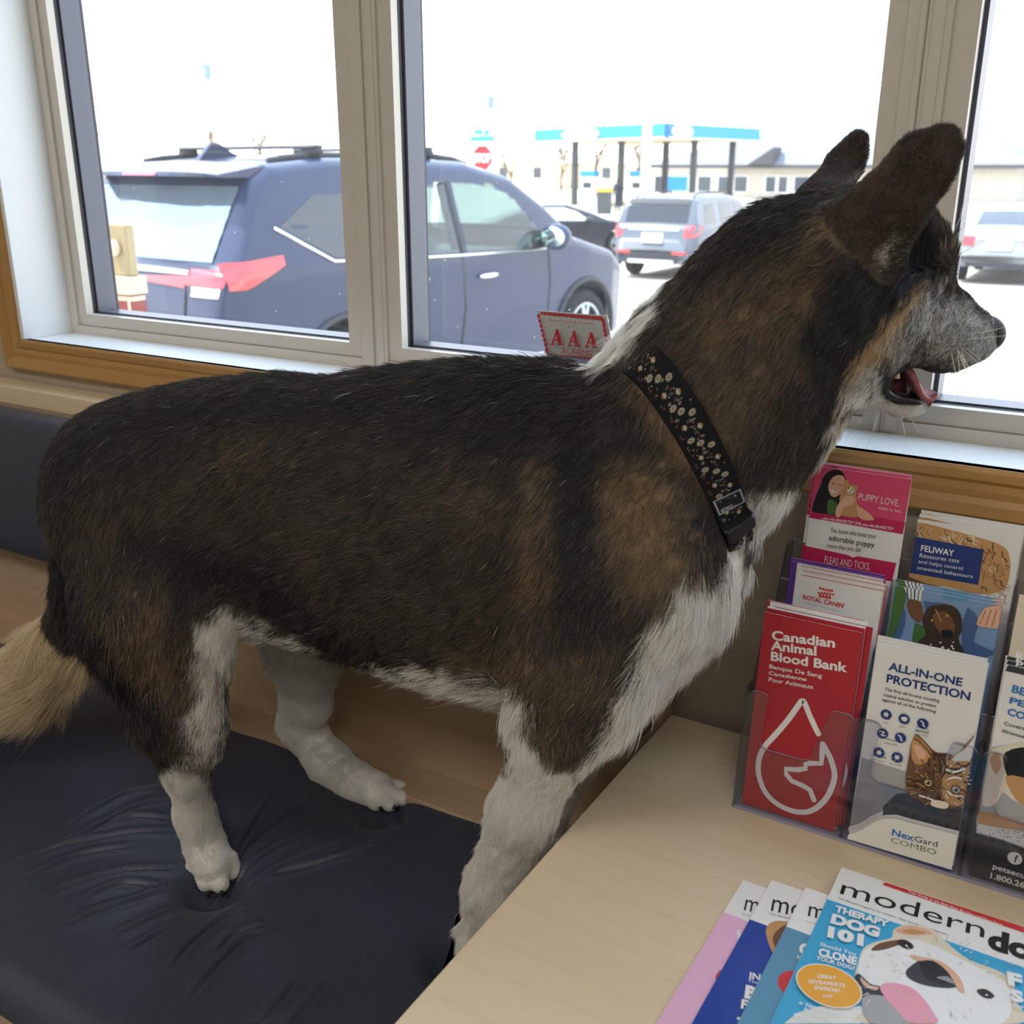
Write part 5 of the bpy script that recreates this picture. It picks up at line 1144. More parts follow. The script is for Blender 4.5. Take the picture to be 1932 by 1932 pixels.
# tail
cone(pt(150, 1020, .715), 52, pt(140, 1170, .73), 40, 'tailroot', .9, .03); cone(pt(140, 1190, .735), 44, pt(60, 1288, .735), 52, 'tail', .9, .03); cone(pt(60, 1288, .735), 50, pt(-70, 1345, .68), 44, 'tail', .9, .02); cone(pt(-70, 1345, .68), 44, pt(-190, 1370, .64), 26, 'tail', .9, .02)

def prim_d(P, pr):
    a, ra, b, rb, tg, s, k, L, off = pr
    q = P-a; q = q+L*((q@L)*(1/s-1))[..., None]
    bb = b-a; bb = bb+L*((bb@L)*(1/s-1))
    l2 = bb@bb; rr = ra-rb; a2 = max(l2-rr*rr, 1e-9); il2 = 1/l2
    y = q@bb; z = y-l2; x2 = ((q*l2-bb*y[..., None])**2).sum(-1); y2 = y*y*l2; z2 = z*z*l2
    kk = np.sign(rr)*rr*rr*x2
    d = (np.sqrt(x2*a2*il2)+y*rr)*il2-ra
    c1 = np.sign(z)*a2*z2 > kk; c2 = np.sign(y)*a2*y2 < kk
    d = np.where(c1, np.sqrt(x2+z2)*il2-rb, np.where(c2, np.sqrt(x2+y2)*il2-ra, d))
    return d*(.5+.5*min(s, 1))
H = .0040
lo = np.min([np.minimum(p[0]-p[1]*max(p[5], 1)-.02, p[2]-p[3]*max(p[5], 1)-.02) for p in PR if not p[8]], axis=0)
hi = np.max([np.maximum(p[0]+p[1]*max(p[5], 1)+.02, p[2]+p[3]*max(p[5], 1)+.02) for p in PR if not p[8]], axis=0)
dim = np.ceil((hi-lo)/H).astype(int)+1
FLD = np.full(dim, .3, np.float32)
ax = [lo[i]+H*np.arange(dim[i]) for i in range(3)]
for pr in sorted(PR, key=lambda p: p[8]):
    a, ra, b, rb, tg, s, k, L, off = pr; M_ = k+.02
    e = max(ra, rb)*max(s, 1)+M_
    i0 = np.clip(((np.minimum(a, b)-e-lo)/H).astype(int), 0, dim-1); i1 = np.clip(((np.maximum(a, b)+e-lo)/H).astype(int)+2, 1, dim)
    sl = tuple(slice(p, q) for p, q in zip(i0, i1))
    G = np.stack(np.meshgrid(*[ax[j][sl[j]] for j in range(3)], indexing='ij'), -1)
    d = prim_d(G, pr); Fs_ = FLD[sl]
    if off:
        d = -d; h = np.clip(.5-.5*(Fs_-d)/k, 0, 1); FLD[sl] = Fs_*(1-h)+d*h+k*h*(1-h)
    else:
        h = np.clip(.5+.5*(Fs_-d)/k, 0, 1); FLD[sl] = Fs_*(1-h)+d*h-k*h*(1-h)
def surface_nets(Fd, o, h):
    S = Fd < 0; nx_, ny_, nz_ = [q-1 for q in Fd.shape]
    cnt = np.zeros((nx_, ny_, nz_), np.int8); cs = [(i, j, k) for i in (0, 1) for j in (0, 1) for k in (0, 1)]
    for i, j, k in cs: cnt += S[i:i+nx_, j:j+ny_, k:k+nz_]
    act = (cnt > 0) & (cnt < 8); idx = np.argwhere(act); ID = np.full(act.shape, -1, np.int64); ID[act] = np.arange(len(idx))
    val = {c: Fd[idx[:, 0]+c[0], idx[:, 1]+c[1], idx[:, 2]+c[2]] for c in cs}
    acc = np.zeros((len(idx), 3)); n = np.zeros(len(idx))
    for c in cs:
        for axx in range(3):
            if c[axx] == 0:
                d = list(c); d[axx] = 1; d = tuple(d); va, vb = val[c], val[d]; mk = (va < 0) != (vb < 0)
                t = np.where(mk, va/(va-vb+1e-20), 0); p = np.tile(np.array(c, float), (len(idx), 1)); p[:, axx] = t
                acc[mk] += p[mk]; n[mk] += 1
    Vv = o+h*(idx+acc/n[:, None]); Q = []
    for axx in range(3):
        u, v = (axx+1) % 3, (axx+2) % 3
        A = [slice(None)]*3; B = [slice(None)]*3; A[axx] = slice(0, -1); B[axx] = slice(1, None)
        sa, sb = S[tuple(A)], S[tuple(B)]; ch = np.argwhere(sa != sb)
        ch = ch[(ch[:, u] > 0) & (ch[:, v] > 0) & (ch[:, u] < Fd.shape[u]-1) & (ch[:, v] < Fd.shape[v]-1)]
        du = np.zeros(3, int); du[u] = 1; dv = np.zeros(3, int); dv[v] = 1
        g = lambda c: ID[c[:, 0], c[:, 1], c[:, 2]]
        q = np.stack([g(ch-du-dv), g(ch-dv), g(ch), g(ch-du)], 1)
        fl = ~sa[ch[:, 0], ch[:, 1], ch[:, 2]]; q[fl] = q[fl][:, ::-1]; Q.append(q)
    Q = np.concatenate(Q); return Vv, Q[(Q >= 0).all(1)]
DV, DQ = surface_nets(FLD, lo, H); del FLD
# keep the one connected body
par_ = np.arange(len(DV))
for _ in range(800):
    old = par_.copy()
    for i in range(4):
        a_, b_ = DQ[:, i], DQ[:, (i+1) % 4]; m_ = np.minimum(par_[a_], par_[b_]); np.minimum.at(par_, a_, m_); np.minimum.at(par_, b_, m_)
    par_ = par_[par_]
    if (old == par_).all(): break
print('DOG iterations', _, 'verts', len(DV), 'comps', len(np.unique(par_)), np.sort(np.bincount(par_))[-6:])
big = np.bincount(par_).argmax(); kp = par_ == big; rm = np.cumsum(kp)-1; DQ = rm[DQ[kp[DQ].all(1)]]; DV = DV[kp]
def lap(V, Q, n, lam=.5):
    for _ in range(n):
        s_ = np.zeros_like(V); c = np.zeros(len(V))
        for i in range(4):
            np.add.at(s_, Q[:, i], V[Q[:, (i+1) % 4]]); np.add.at(s_, Q[:, (i+1) % 4], V[Q[:, i]]); np.add.at(c, Q[:, i], 1); np.add.at(c, Q[:, (i+1) % 4], 1)
        V = V+lam*(s_/c[:, None]-V)
    return V
DV = lap(DV, DQ, 3)
# which limb each point belongs to
best = np.full(len(DV), 9.0); DT = np.zeros(len(DV), int); TAGS = sorted({p[4] for p in PR})
for pr in PR:
    if pr[8] and pr[4] != 'mouth': continue
    d = prim_d(DV, pr); d = np.abs(d)-.004 if pr[8] else d
    mk = d < best; best[mk] = d[mk]; DT[mk] = TAGS.index(pr[4])
fn_ = np.cross(DV[DQ[:, 1]]-DV[DQ[:, 0]], DV[DQ[:, 3]]-DV[DQ[:, 0]])
DN = np.zeros_like(DV)
for i in range(4): np.add.at(DN, DQ[:, i], fn_)
DN /= np.linalg.norm(DN, axis=1)[:, None]+1e-12

# ---------------- coat pattern, in the side view of the animal
C_black = np.array(srgb(26, 26, 29)); C_ag = np.array(srgb(122, 108, 90)); C_tan = np.array(srgb(162, 136, 104)); C_brown = np.array(srgb(88, 74, 64)); C_white = np.array(srgb(248, 247, 242)); C_cream = np.array(srgb(232, 214, 180)); C_gold = np.array(srgb(208, 180, 142)); C_pinkskin = np.array(srgb(190, 140, 128))
BL = [  # what, polyline of (x, y, radius), softness, strength
 ('D', [(120,870,60),(250,800,70),(450,770,60),(750,745,60),(1000,720,60),(1140,705,40)], 60, .9),
 ('D', [(780,800,60),(900,820,70),(1010,800,70),(1090,800,70)], 50, .85), ('D', [(1085,800,52),(1085,930,46),(1090,1050,52)], 26, .92), ('D', [(1110,1130,55),(1070,1190,50)], 40, .75),
 ('D', [(260,1030,26),(380,1060,45),(500,1090,50),(600,1190,26),(660,1240,20),(720,1245,10)], 34, .9), ('D', [(105,1060,26),(150,1150,24),(200,1240,26),(270,1330,26),(300,1370,20)], 18, .95), ('D', [(115,1210,18),(150,1290,20)], 14, .9), ('D', [(335,1060,30),(345,1150,16),(345,1200,8)], 20, .8),
 ('D', [(560,900,60),(420,930,40)], 60, .45), ('D', [(700,1050,50),(900,1080,50)], 70, .3), ('D', [(640,880,60),(760,900,50)], 60, .4),
 ('D', [(1585,640,66),(1630,560,66),(1690,500,64),(1735,470,40),(1745,510,20)], 18, 1.0), ('D', [(1590,700,24),(1560,790,26),(1535,860,14)], 20, .9), ('D', [(1330,520,22),(1420,430,36),(1530,370,40)], 30, .75), ('D', [(1500,760,50),(1470,830,40)], 40, .6),
 ('D', [(1335,960,30),(1310,890,26),(1350,1010,20)], 26, .7), ('D', [(1180,800,50),(1100,760,60)], 40, .8), ('D', [(1640,470,40)], 30, .5), ('D', [(1060,1350,30),(1110,1340,40)], 40, .35),
 ('T', [(1210,950,70),(1240,1060,66)], 45, .85), ('T', [(1035,880,24),(1020,1000,32),(1010,1110,34)], 24, .75), ('T', [(1195,740,14),(1290,840,20),(1350,950,16)], 16, .95), ('T', [(1080,1300,80),(1040,1400,60)], 60, .5), ('T', [(270,1190,60),(300,1290,46)], 50, .6), ('T', [(880,1260,30),(1000,1250,50)], 40, .6), ('T', [(1370,620,60),(1500,560,50),(1540,510,30)], 50, .6), ('T', [(1560,420,60)], 40, .3), ('T', [(1350,800,50),(1450,720,50)], 50, .5), ('T', [(520,880,30),(440,870,40)], 60, .3), ('T', [(860,880,40),(900,940,40)], 50, .3), ('T', [(150,1180,10),(210,1320,14)], 10, .7),
 ('C', [(1738,548,9),(1690,606,18),(1644,676,18),(1606,735,12)], 12, .9), ('C', [(1592,760,8),(1572,830,8),(1550,880,8)], 8, .8), ('C', [(1778,478,5)], 5, .5),
 ('W', [(420,1200,50),(480,1215,42),(560,1250,44),(620,1290,40),(700,1300,44),(830,1305,44),(960,1340,42)], 16, 1.0), ('W', [(400,1230,26),(395,1330,34),(385,1420,26)], 26, .85), ('W', [(345,1500,60),(370,1560,60),(400,1640,90)], 20, 1.0),
 ('W', [(1395,1060,30),(1350,1130,55),(1280,1200,55),(1230,1280,40),(1180,1370,26),(1120,1450,20)], 16, 1.0), ('W', [(1425,1075,40),(1385,1190,60),(1300,1300,56),(1215,1400,50),(1160,1460,40)], 14, 1.0), ('W', [(975,1390,22),(1000,1450,40)], 16, .95), ('W', [(1075,1500,50),(990,1510,80),(920,1640,110),(880,1800,110)], 20, 1.0),
 ('W', [(1130,672,20),(1190,630,18),(1250,570,12)], 10, 1.0), ('W', [(1435,965,40),(1490,935,28)], 14, 1.0), ('W', [(1560,850,10),(1594,770,8)], 8, .7), ('W', [(1668,482,14),(1690,450,8)], 10, .8), ('W', [(1640,752,18),(1606,748,12),(1680,778,24),(1740,780,26)], 14, .85), ('G', [(1650,700,20),(1620,730,20)], 14, .7),
 ('D', [(1690,505,40),(1742,528,16)], 14, 1.0), ('G', [(1768,600,48),(1805,625,60),(1850,640,50)], 20, .9), ('G', [(1705,655,34)], 20, .7), ('G', [(1700,455,16),(1670,500,20)], 14, .5), ('K', [(1752,522,9),(1768,535,8)], 5, 1.0), ('K', [(1655,700,6),(1668,730,7),(1690,752,6),(1740,757,6)], 4, 1.0)]
def seg_d(x, y, pl):
    d = np.full(x.shape, 1e9)
    if len(pl) == 1: return np.hypot(x-pl[0][0], y-pl[0][1])-pl[0][2]
    for (x0_, y0_, r0), (x1_, y1_, r1) in zip(pl[:-1], pl[1:]):
        dx, dy = x1_-x0_, y1_-y0_; t = np.clip(((x-x0_)*dx+(y-y0_)*dy)/(dx*dx+dy*dy), 0, 1)
        d = np.minimum(d, np.hypot(x-x0_-t*dx, y-y0_-t*dy)-(r0+(r1-r0)*t))
    return d
def noise3(P, f, seed):
    r = np.random.default_rng(seed); out = np.zeros(len(P))
    for i in range(7):
        w_ = r.normal(size=3); w_ *= f*(.6+.9*r.random())/np.linalg.norm(w_); out += np.sin(P@w_+r.random()*6.28+1.3*np.sin(P@(w_[[1, 2, 0]]*.7)))
    return out/2.6
def coat(P, tg):
    x, y = proj(P); x = x+7*noise3(P, 130, 1); y = y+7*noise3(P, 130, 2)
    x = x+5*noise3(P, 420, 3)
    w_ = {c: np.zeros(len(P)) for c in 'DTCWGK'}
    name = np.array(TAGS)[tg]; far = np.char.startswith(name, 'far'); ear = name == 'ear'; tail = name == 'tail'; nape = name == 'nape'
    for c, pl, soft, st in BL:
        d = seg_d(x, y, pl); w_[c] = np.maximum(w_[c], st*np.clip(.5-d/(2*soft), 0, 1))
    thigh = np.isin(name, ['thigh', 'shank', 'flank', 'rump'])
    for c in 'DTCG': w_[c][far] = 0
    w_['W'][far] = 1; w_['W'][tail] = 1; w_['D'][tail] = np.minimum(w_['D'][tail], .0); w_['W'][nape] = 1
    body = ~(ear)
    for c in 'DTCWG': w_[c][ear] *= (.15 if c != 'W' else .5)
    return w_, name, ear, tail, far
def coat_mean(P, tg):
    w_, name, ear, tail, far = coat(P, tg)
    col_ = np.tile(.55*C_black+.45*C_ag*.8, (len(P), 1)); L = lambda a, b, t: a*(1-t[:, None])+b*t[:, None]
    col_ = L(col_, C_tan*.8, w_['T']); col_ = L(col_, C_black, w_['D']); col_ = L(col_, C_gold, w_['C']); col_ = L(col_, .5*C_white+.5*C_black, w_['G']); col_[ear] = C_brown*.7; col_ = L(col_, C_white*.9, w_['W']); col_ = L(col_, C_black*.6, w_['K'])
    col_[name == 'mouth'] = C_black*.7
    return col_
me = bpy.data.meshes.new('dog'); me.from_pydata(DV.tolist(), [], DQ.tolist()); me.polygons.foreach_set('use_smooth', [True]*len(DQ)); me.update()
ca = me.attributes.new('coat', 'FLOAT_COLOR', 'POINT'); cm = np.ones((len(DV), 4)); cm[:, :3] = coat_mean(DV, DT); ca.data.foreach_set('color', cm.ravel())
M_skin = mat('dog_skin', (.3, .3, .3), .7, .2); n, l = nodes(M_skin); at = n.new('ShaderNodeAttribute'); at.attribute_name = 'coat'; l.new(at.outputs['Color'], n['Principled BSDF'].inputs['Base Color'])
me.materials.append(M_skin)
dog = bpy.data.objects.new('dog', me); COL.objects.link(dog)
tag(dog, 'black, tan and white husky shepherd dog standing on the bench, looking out of the window', 'dog')
BVH = BVHTree.FromPolygons(DV.tolist(), DQ.tolist())
# ---------------- head parts
M_nose = noise_col('dog_nose_leather', srgb(34, 32, 35), srgb(46, 43, 46), nscale=300, rough=.6, spec=.2, bump=.3, bscale=500)
M_claw = mat('dog_claw', srgb(34, 30, 30), .4, .5); M_tongue = noise_col('dog_tongue', srgb(176, 112, 116), srgb(158, 98, 104), nscale=180, rough=.32, spec=.5, bump=.25, bscale=420)
M_lip = mat('dog_lip', srgb(30, 26, 28), .3, .5); M_gum = noise_col('dog_gum', srgb(120, 74, 78), srgb(58, 40, 44), nscale=90, rough=.3, spec=.5); M_tooth = mat('dog_tooth', srgb(226, 206, 160), .3, .5)
M_eye = mat('dog_eye_amber', srgb(84, 52, 28), .2, .4); M_pupil = mat('dog_eye_rim', srgb(16, 14, 14), .3, .5)
HD = np.array([.75, .66, 0]); HU = np.array([0, 0, 1.0])
def hR(tilt=0.0):
    f = HD*math.cos(tilt)-HU*math.sin(tilt); u = np.cross(f, -HL); u = HU*math.cos(tilt)+HD*math.sin(tilt)
    return np.stack([f, HL, u], 1)
mb = MB(); c = pt(1858, 629, 1.045); R_ = hR(.35)
mb.ell(c, (.0185, .0185, .0170), 20, 14, 0, R_)
for v in mb.v[:]: pass
c2 = c+R_@np.array([-.006, 0, -.010]); mb.ell(c2, (.008, .005, .010), 12, 8, 0, R_)
for sgn in (-1, 1): mb.ell(c+R_@np.array([.004, sgn*.0118, -.001]), (.0062, .0055, .0062), 12, 8, 0, R_)
for sgn in (-1, 1): mb.ell(c+R_@np.array([.0085, sgn*.0105, -.0035]), (.0032, .0035, .0022), 10, 6, 1, R_)
no = mb.build('nose', [M_nose, M_pupil], dog); no['label'] = 'dark leathery nose'
def snap(p, off=0.0):
    h = BVH.find_nearest(Vector(p)); return np.array(h[0])+np.array(h[1])*off, np.array(h[1])
mb = MB(); e0, en = snap(pt(1755, 524, .955)); ec = e0-en*.0079
mb.ell(ec, (.0092, .0092, .0092), 16, 12, 0)
ee = mb.build('eye', [M_eye], dog); ee['label'] = 'amber eye'
mb = MB(); t1 = np.cross(en, [0, 0, 1.]); t1 /= np.linalg.norm(t1); t2 = np.cross(en, t1)
mb.tube([ec+.0094*(math.cos(a)*t1*1.15+math.sin(a)*t2*.75+.45*en) for a in np.linspace(0, 2*PI, 18)], .0017, 6)
mb.build('eyelid', M_pupil, dog)
# mouth lining, lips, teeth, tongue
mb = MB()
def path3(pts, Y0, Y1):
    n = len(pts); return [pt(x, y, Y0+(Y1-Y0)*i/(n-1)) for i, (x, y) in enumerate(pts)]
def slab(pts, Y, th, M, name, parent):
    P = [pt(x, y, Y+(x-1655)*.00052) for x, y in spline(pts, 4)]
    mb = MB(); mb.prism(P, tuple(HL*th)); return mb.build(name, M, parent)
slab([(1652,688),(1676,672),(1698,684),(1706,712),(1712,748),(1694,758),(1668,742),(1654,716)], .962, .02, M_gum, 'mouth_lining', dog)
mb = MB()
lp = path3(spline([(1690,676),(1668,682),(1656,700),(1658,722),(1672,742),(1692,753),(1716,757),(1738,760)], 4, False), .928, .978)
mb.tube(lp, [.0022+.003*math.sin(PI*i/(len(lp)-1)) for i in range(len(lp))], 8); mb.build('lip', M_lip, dog)
for (x, y, h, rx) in ((1677, 690, 15, 5), (1690, 705, 13, 6)):
    mb = MB(); b0 = pt(x, y+h*.6, .957); tp = pt(x+4, y-h*.6, .957); mb.tube([b0, b0*.5+tp*.5, tp], [rx*.0006, rx*.00045, .0004], 8)
    mb.build('tooth', M_tooth, dog)
tg_ = spline([(1684,680),(1700,692),(1712,715),(1722,738),(1736,748),(1750,742),(1757,736)], 4, False); rs = []
for i, (x, y) in enumerate(tg_):
    t = i/(len(tg_)-1); c_ = pt(x, y, .985+.02*t); wd = .013+.006*math.sin(PI*t); th = .0052-.0015*t
    nx_ = tg_[min(i+1, len(tg_)-1)]; pv = tg_[max(i-1, 0)]; d = pt(*nx_, .985+.02*t)-pt(*pv, .985+.02*t); d /= np.linalg.norm(d); u_ = np.cross(d, HL); u_ /= np.linalg.norm(u_)
    k_ = 1 if t < .97 else .5
    rs.append([c_+k_*(HL*wd*math.cos(a)+u_*th*math.sin(a)*(1+.5*math.cos(2*a))) for a in np.linspace(0, 2*PI, 18, endpoint=False)])
mb = MB(); mb.rings(rs, 0, True, True)
tp = [(1736,748),(1751,738),(1760,736),(1761,752),(1756,766),(1748,768),(1744,758)]
P = [pt(x, y, 1.002) for x, y in spline(tp, 3)]; mb.prism(P, tuple(HL*.012))
to = mb.build('tongue', M_tongue, dog); to['label'] = 'pink tongue'
for k, ((x, y), (x2, y2), z0, r) in enumerate([((374,1664),(377,1682),zp,.0035), ((392,1684),(393,1694),zp,.003), ((418,1684),(420,1692),zp,.003), ((440,1660),(444,1672),zp,.003), ((716,1522),(724,1532),zf,.003), ((742,1522),(752,1530),zf,.003), ((764,1508),(780,1514),zf,.0036), ((760,1496),(776,1500),zf,.0036)]):
    mb = MB(); a_ = ptz(x, y, z0+.012); b_ = ptz(x2, y2, z0+.004); mb.tube([a_, a_*.5+b_*.5+np.array([0, 0, .001]), b_], [r, r*.8, .0008], 8); mb.build('claw', M_claw, dog)
# whiskers
M_whisk = mat('whisker_hair', srgb(232, 226, 214), .5, .4)
mb = MB(); rw = np.random.default_rng(5)
for (x, y, dx, dy) in ((1795,652,8,60),(1800,660,-8,50),(1806,660,10,40),(1815,655,-6,52),(1822,660,22,30),(1828,655,20,26),(1842,640,70,-8),(1836,632,60,-14),(1780,655,2,62),(1812,668,2,34),(1700,780,6,40),(1660,775,-14,40),(1640,768,-26,34),(1720,784,12,26),(1768,470,16,-46),(1770,480,24,-36),(1766,462,8,-50),(1772,495,34,-22)):
    p0, n0 = snap(pt(x, y, .985 if x > 1770 else .965)); d = (dx*RT-dy*UP)*.00062+n0*.008
    mb = MB(); mb.tube([p0, p0+d*.5+n0*.002, p0+d*.85, p0+d*1.1], [.0003, .00027, .0002, .0001], 5); mb.build('whisker', M_whisk, dog)


# ---------------- flat floral collar
CA, CB = pt(1188, 738, .87), pt(1372, 1000, .845)
ctr = (CA+CB)/2; up_ = CA-CB; up_ /= np.linalg.norm(up_); lat_ = np.array([-.75, .66, 0]); lat_ = lat_-up_*(up_@lat_); lat_ /= np.linalg.norm(lat_); axn = np.cross(up_, lat_); axn *= np.sign(axn@RT)
NA, NW, BW = 120, 7, .0285
band = np.zeros((NA, NW, 3)); cnm = np.zeros((NA, 3))
for i, a in enumerate(np.linspace(0, 2*PI, NA, endpoint=False)):
    d = up_*math.cos(a)-lat_*math.sin(a)
    for j in range(NW):
        o_ = ctr+axn*BW*(j/(NW-1)-.5); h = BVH.ray_cast(Vector(o_+d*.4), Vector(-d), .4)
        band[i, j] = (np.array(h[0])+d*.006) if h[0] is not None else o_+d*.15
    cnm[i] = d
rad = np.einsum('ijk,ik->ij', band-(ctr+axn*BW*(np.arange(NW)/(NW-1)-.5)[:, None])[None], cnm)
capr = np.linalg.norm(CA-ctr)+.004
for i in range(NA):
    q = abs(((i/NA+.5) % 1)-.5)*2*PI
    q2 = abs(i/NA-.5)*2*PI
    if q2 < .6: rad[i] = np.minimum(rad[i], np.linalg.norm(CB-ctr)+.020+.05*(q2/.6)**2)
    if q < .75: rad[i] = np.minimum(rad[i], capr+.030*(q/.75)**2)
for _ in range(14): rad = (np.roll(rad, 1, 0)+rad*2+np.roll(rad, -1, 0))/4
rad = rad*.5+.5*np.linspace(0, 1, NW)[None, :]*(rad[:, -1:]-rad[:, :1])+.5*rad[:, :1]
COLR = rad.copy()
def cpt(u, v, lift=0.0):
    """u round the neck (0..1, from the nape down the near side), v across the band (0..1)"""
    f = (u % 1)*NA; i = int(f) % NA; t = f-int(f); g_ = min(max(v, 0), 1)*(NW-1); j = min(int(g_), NW-2); s_ = g_-j
    r = (rad[i, j]*(1-s_)+rad[i, j+1]*s_)*(1-t)+(rad[(i+1) % NA, j]*(1-s_)+rad[(i+1) % NA, j+1]*s_)*t
    a = 2*PI*u; d = up_*math.cos(a)-lat_*math.sin(a)
    return ctr+axn*BW*(v-.5)+d*(r+lift)
M_band = mat('collar_webbing', srgb(16, 17, 24), .75, .25)
mb = MB(); n = 240; rr_ = []
for i in range(n):
    u = i/n; rr_.append([cpt(u, 0, -.003), cpt(u, 0, 0), cpt(u, .5, .0006), cpt(u, 1, 0), cpt(u, 1, -.003)])
rr_.append(rr_[0]); mb.rings(rr_, 0, False, False, closed=True)
cl_w = mat('collar_petal', srgb(176, 172, 156), .8, .2); cl_o = mat('collar_daisy_eye', srgb(150, 104, 60), .8, .2); cl_g = mat('collar_leaf', srgb(84, 88, 74), .8, .2); cl_r = mat('collar_red_star', srgb(124, 62, 60), .8, .2); cl_e = mat('collar_edge', srgb(34, 35, 44), .8, .2)
per = 2*PI*float(np.mean(rad)); mats_ = [M_band]
cp = Print(mb, lambda u, v, k: cpt(u/1000/per, v/1000/BW, .0007+.00008*(k % 6)), mats_)
def daisy(u, v, r, n=9, rot=0.0):
    for q in range(n):
        a = rot+2*PI*q/n; c_, s_ = math.cos(a), math.sin(a)
        cp.k = 1; cp.poly([(u+c_*x-s_*y, v+s_*x+c_*y) for x, y in ((r*.2, 0), (r*.55, r*.17), (r*.9, r*.16), (r, 0), (r*.9, -r*.16), (r*.55, -r*.17))], cl_w, lift=False)
    cp.k = 3; cp.oval(u, v, r*.27, r*.27, cl_o, 8, lift=False)
def sideflower(u, v, r, sg):
    for q in range(7):
        a = sg*PI/2+(-1.2+.4*q); c_, s_ = math.cos(a), math.sin(a); cp.k = 1
        cp.poly([(u+c_*x-s_*y, v+s_*x+c_*y) for x, y in ((0, 0), (r*.5, r*.16), (r, 0), (r*.5, -r*.16))], cl_w, lift=False)
    cp.k = 3; cp.oval(u, v-sg*r*.1, r*.45, r*.25, cl_o, 8, lift=False)
def leaf(u, v, a, L):
    c_, s_ = math.cos(a), math.sin(a); cp.k = 0; cp.poly([(u+c_*x-s_*y, v+s_*x+c_*y) for x, y in ((0, 0), (L*.4, L*.22), (L, 0), (L*.4, -L*.22))], cl_g, lift=False)
rc_ = np.random.default_rng(11); u = 4.0; k = 0; Lmm = per*1000
while u < Lmm-4:
    t = k % 5
    v = (9, 14, 20, 8, 21)[t]+rc_.normal()*.6
    if t in (0, 1, 2): daisy(u, v, 3.3, 9, rc_.random())
    else: sideflower(u, v, 3.8, 1 if t == 3 else -1); leaf(u+2, v+(4 if t == 3 else -4), 1.0 if t == 3 else -1.0, 5); leaf(u-2, v+(4 if t == 3 else -4), 2.1 if t == 3 else -2.1, 5)
    leaf(u+3.5, v-4, -.5, 4)
    for q in range(3):
        cp.k = 0; uu, vv = u+rc_.random()*8-4, 4+rc_.random()*20
        if abs(vv-v) > 4.6: (cp.oval(uu, vv, .65, .65, cl_w, 6, lift=False) if q else daisy(uu, vv, 1.6, 5))
    vv = 25-v if abs(25-2*v) > 5 else 4
    cp.k = 0; cp.poly([(u+1+(1.7 if i % 2 else .7)*math.cos(i*PI/5), vv+(1.7 if i % 2 else .7)*math.sin(i*PI/5)) for i in range(10)], cl_r, lift=False)
    u += 7.6; k += 1
for i in range(int(Lmm/2.4)):
    cp.k = 0
    for v0 in (1.2, 26.2): cp.poly([(i*2.4, v0), (i*2.4+.5, v0), (i*2.4+1.1, v0+1.8), (i*2.4+.6, v0+1.8)], cl_e, lift=False)
collar = mb.build('collar', mats_, dog); collar['label'] = 'black collar printed with white daisies'
# woven brand patch and the plastic buckle near the throat
U0 = .378*Lmm
M_patch = mat('patch_grey', srgb(150, 152, 160), .7, .3); M_pblk = mat('patch_black', srgb(22, 23, 28), .7, .3)
mb = MB(); mats_ = [M_patch]; cp = Print(mb, lambda u, v, k: cpt(u/1000/per, v/1000/BW, .0022+.00012*k), mats_)
cp.rect(U0, 1.5, U0+19, 27, M_patch, 8); cp.rect(U0+1.5, 3, U0+17.5, 25.5, M_pblk, 8)
cp.rect(U0+2.5, 5, U0+9, 24, M_patch, 4) if False else None
cp.line([(U0+3.0+5*math.cos(a)+2, 14+6.5*math.sin(a)) for a in np.linspace(-1.6, 1.6, 10)], 2.2, M_patch)
cp.text('rc', U0+16.5, 4.5, 4.2, M_patch, w=11, bold=.06, rot=PI/2)
mb.build('patch', mats_, collar)
mb = MB(); b0 = .436; rs = []
for du in (-.011, -.009, .009, .011):
    e = 1 if abs(du) < .01 else .9
    rs.append([cpt(b0+du, .5+(v-.5)*e, l*e) for v, l in ((-.06, -.002), (-.06, .006), (.04, .0095), (.5, .0105), (.96, .0095), (1.06, .006), (1.06, -.002))])
mb.rings(rs, 0, False, True); mb.build('buckle', mat('buckle_plastic', srgb(18, 19, 24), .35, .5), collar, bevel=.0012)

# ---------------- leash trailing from behind the forelegs over the bench end
mb = MB(); lpts = spline([(905,1660),(884,1690),(874,1725),(868,1760),(860,1795),(842,1845)], 6, False); rs = []
for i, (x, y) in enumerate(lpts):
    P = ptz(x, y, SEAT+.003)
    rs.append([P+RT*a+np.array([0, b, 0]) for a, b in ((-.007, -.001), (.007, -.001), (.007, .001), (-.007, .001))])
mb.rings(rs, 0, False, True); le = mb.build('leash', mat('leash_nylon', srgb(20, 20, 24), .8, .2)); tag(le, 'black nylon leash strap hanging beside the dog\'s front leg at the table edge', 'leash')

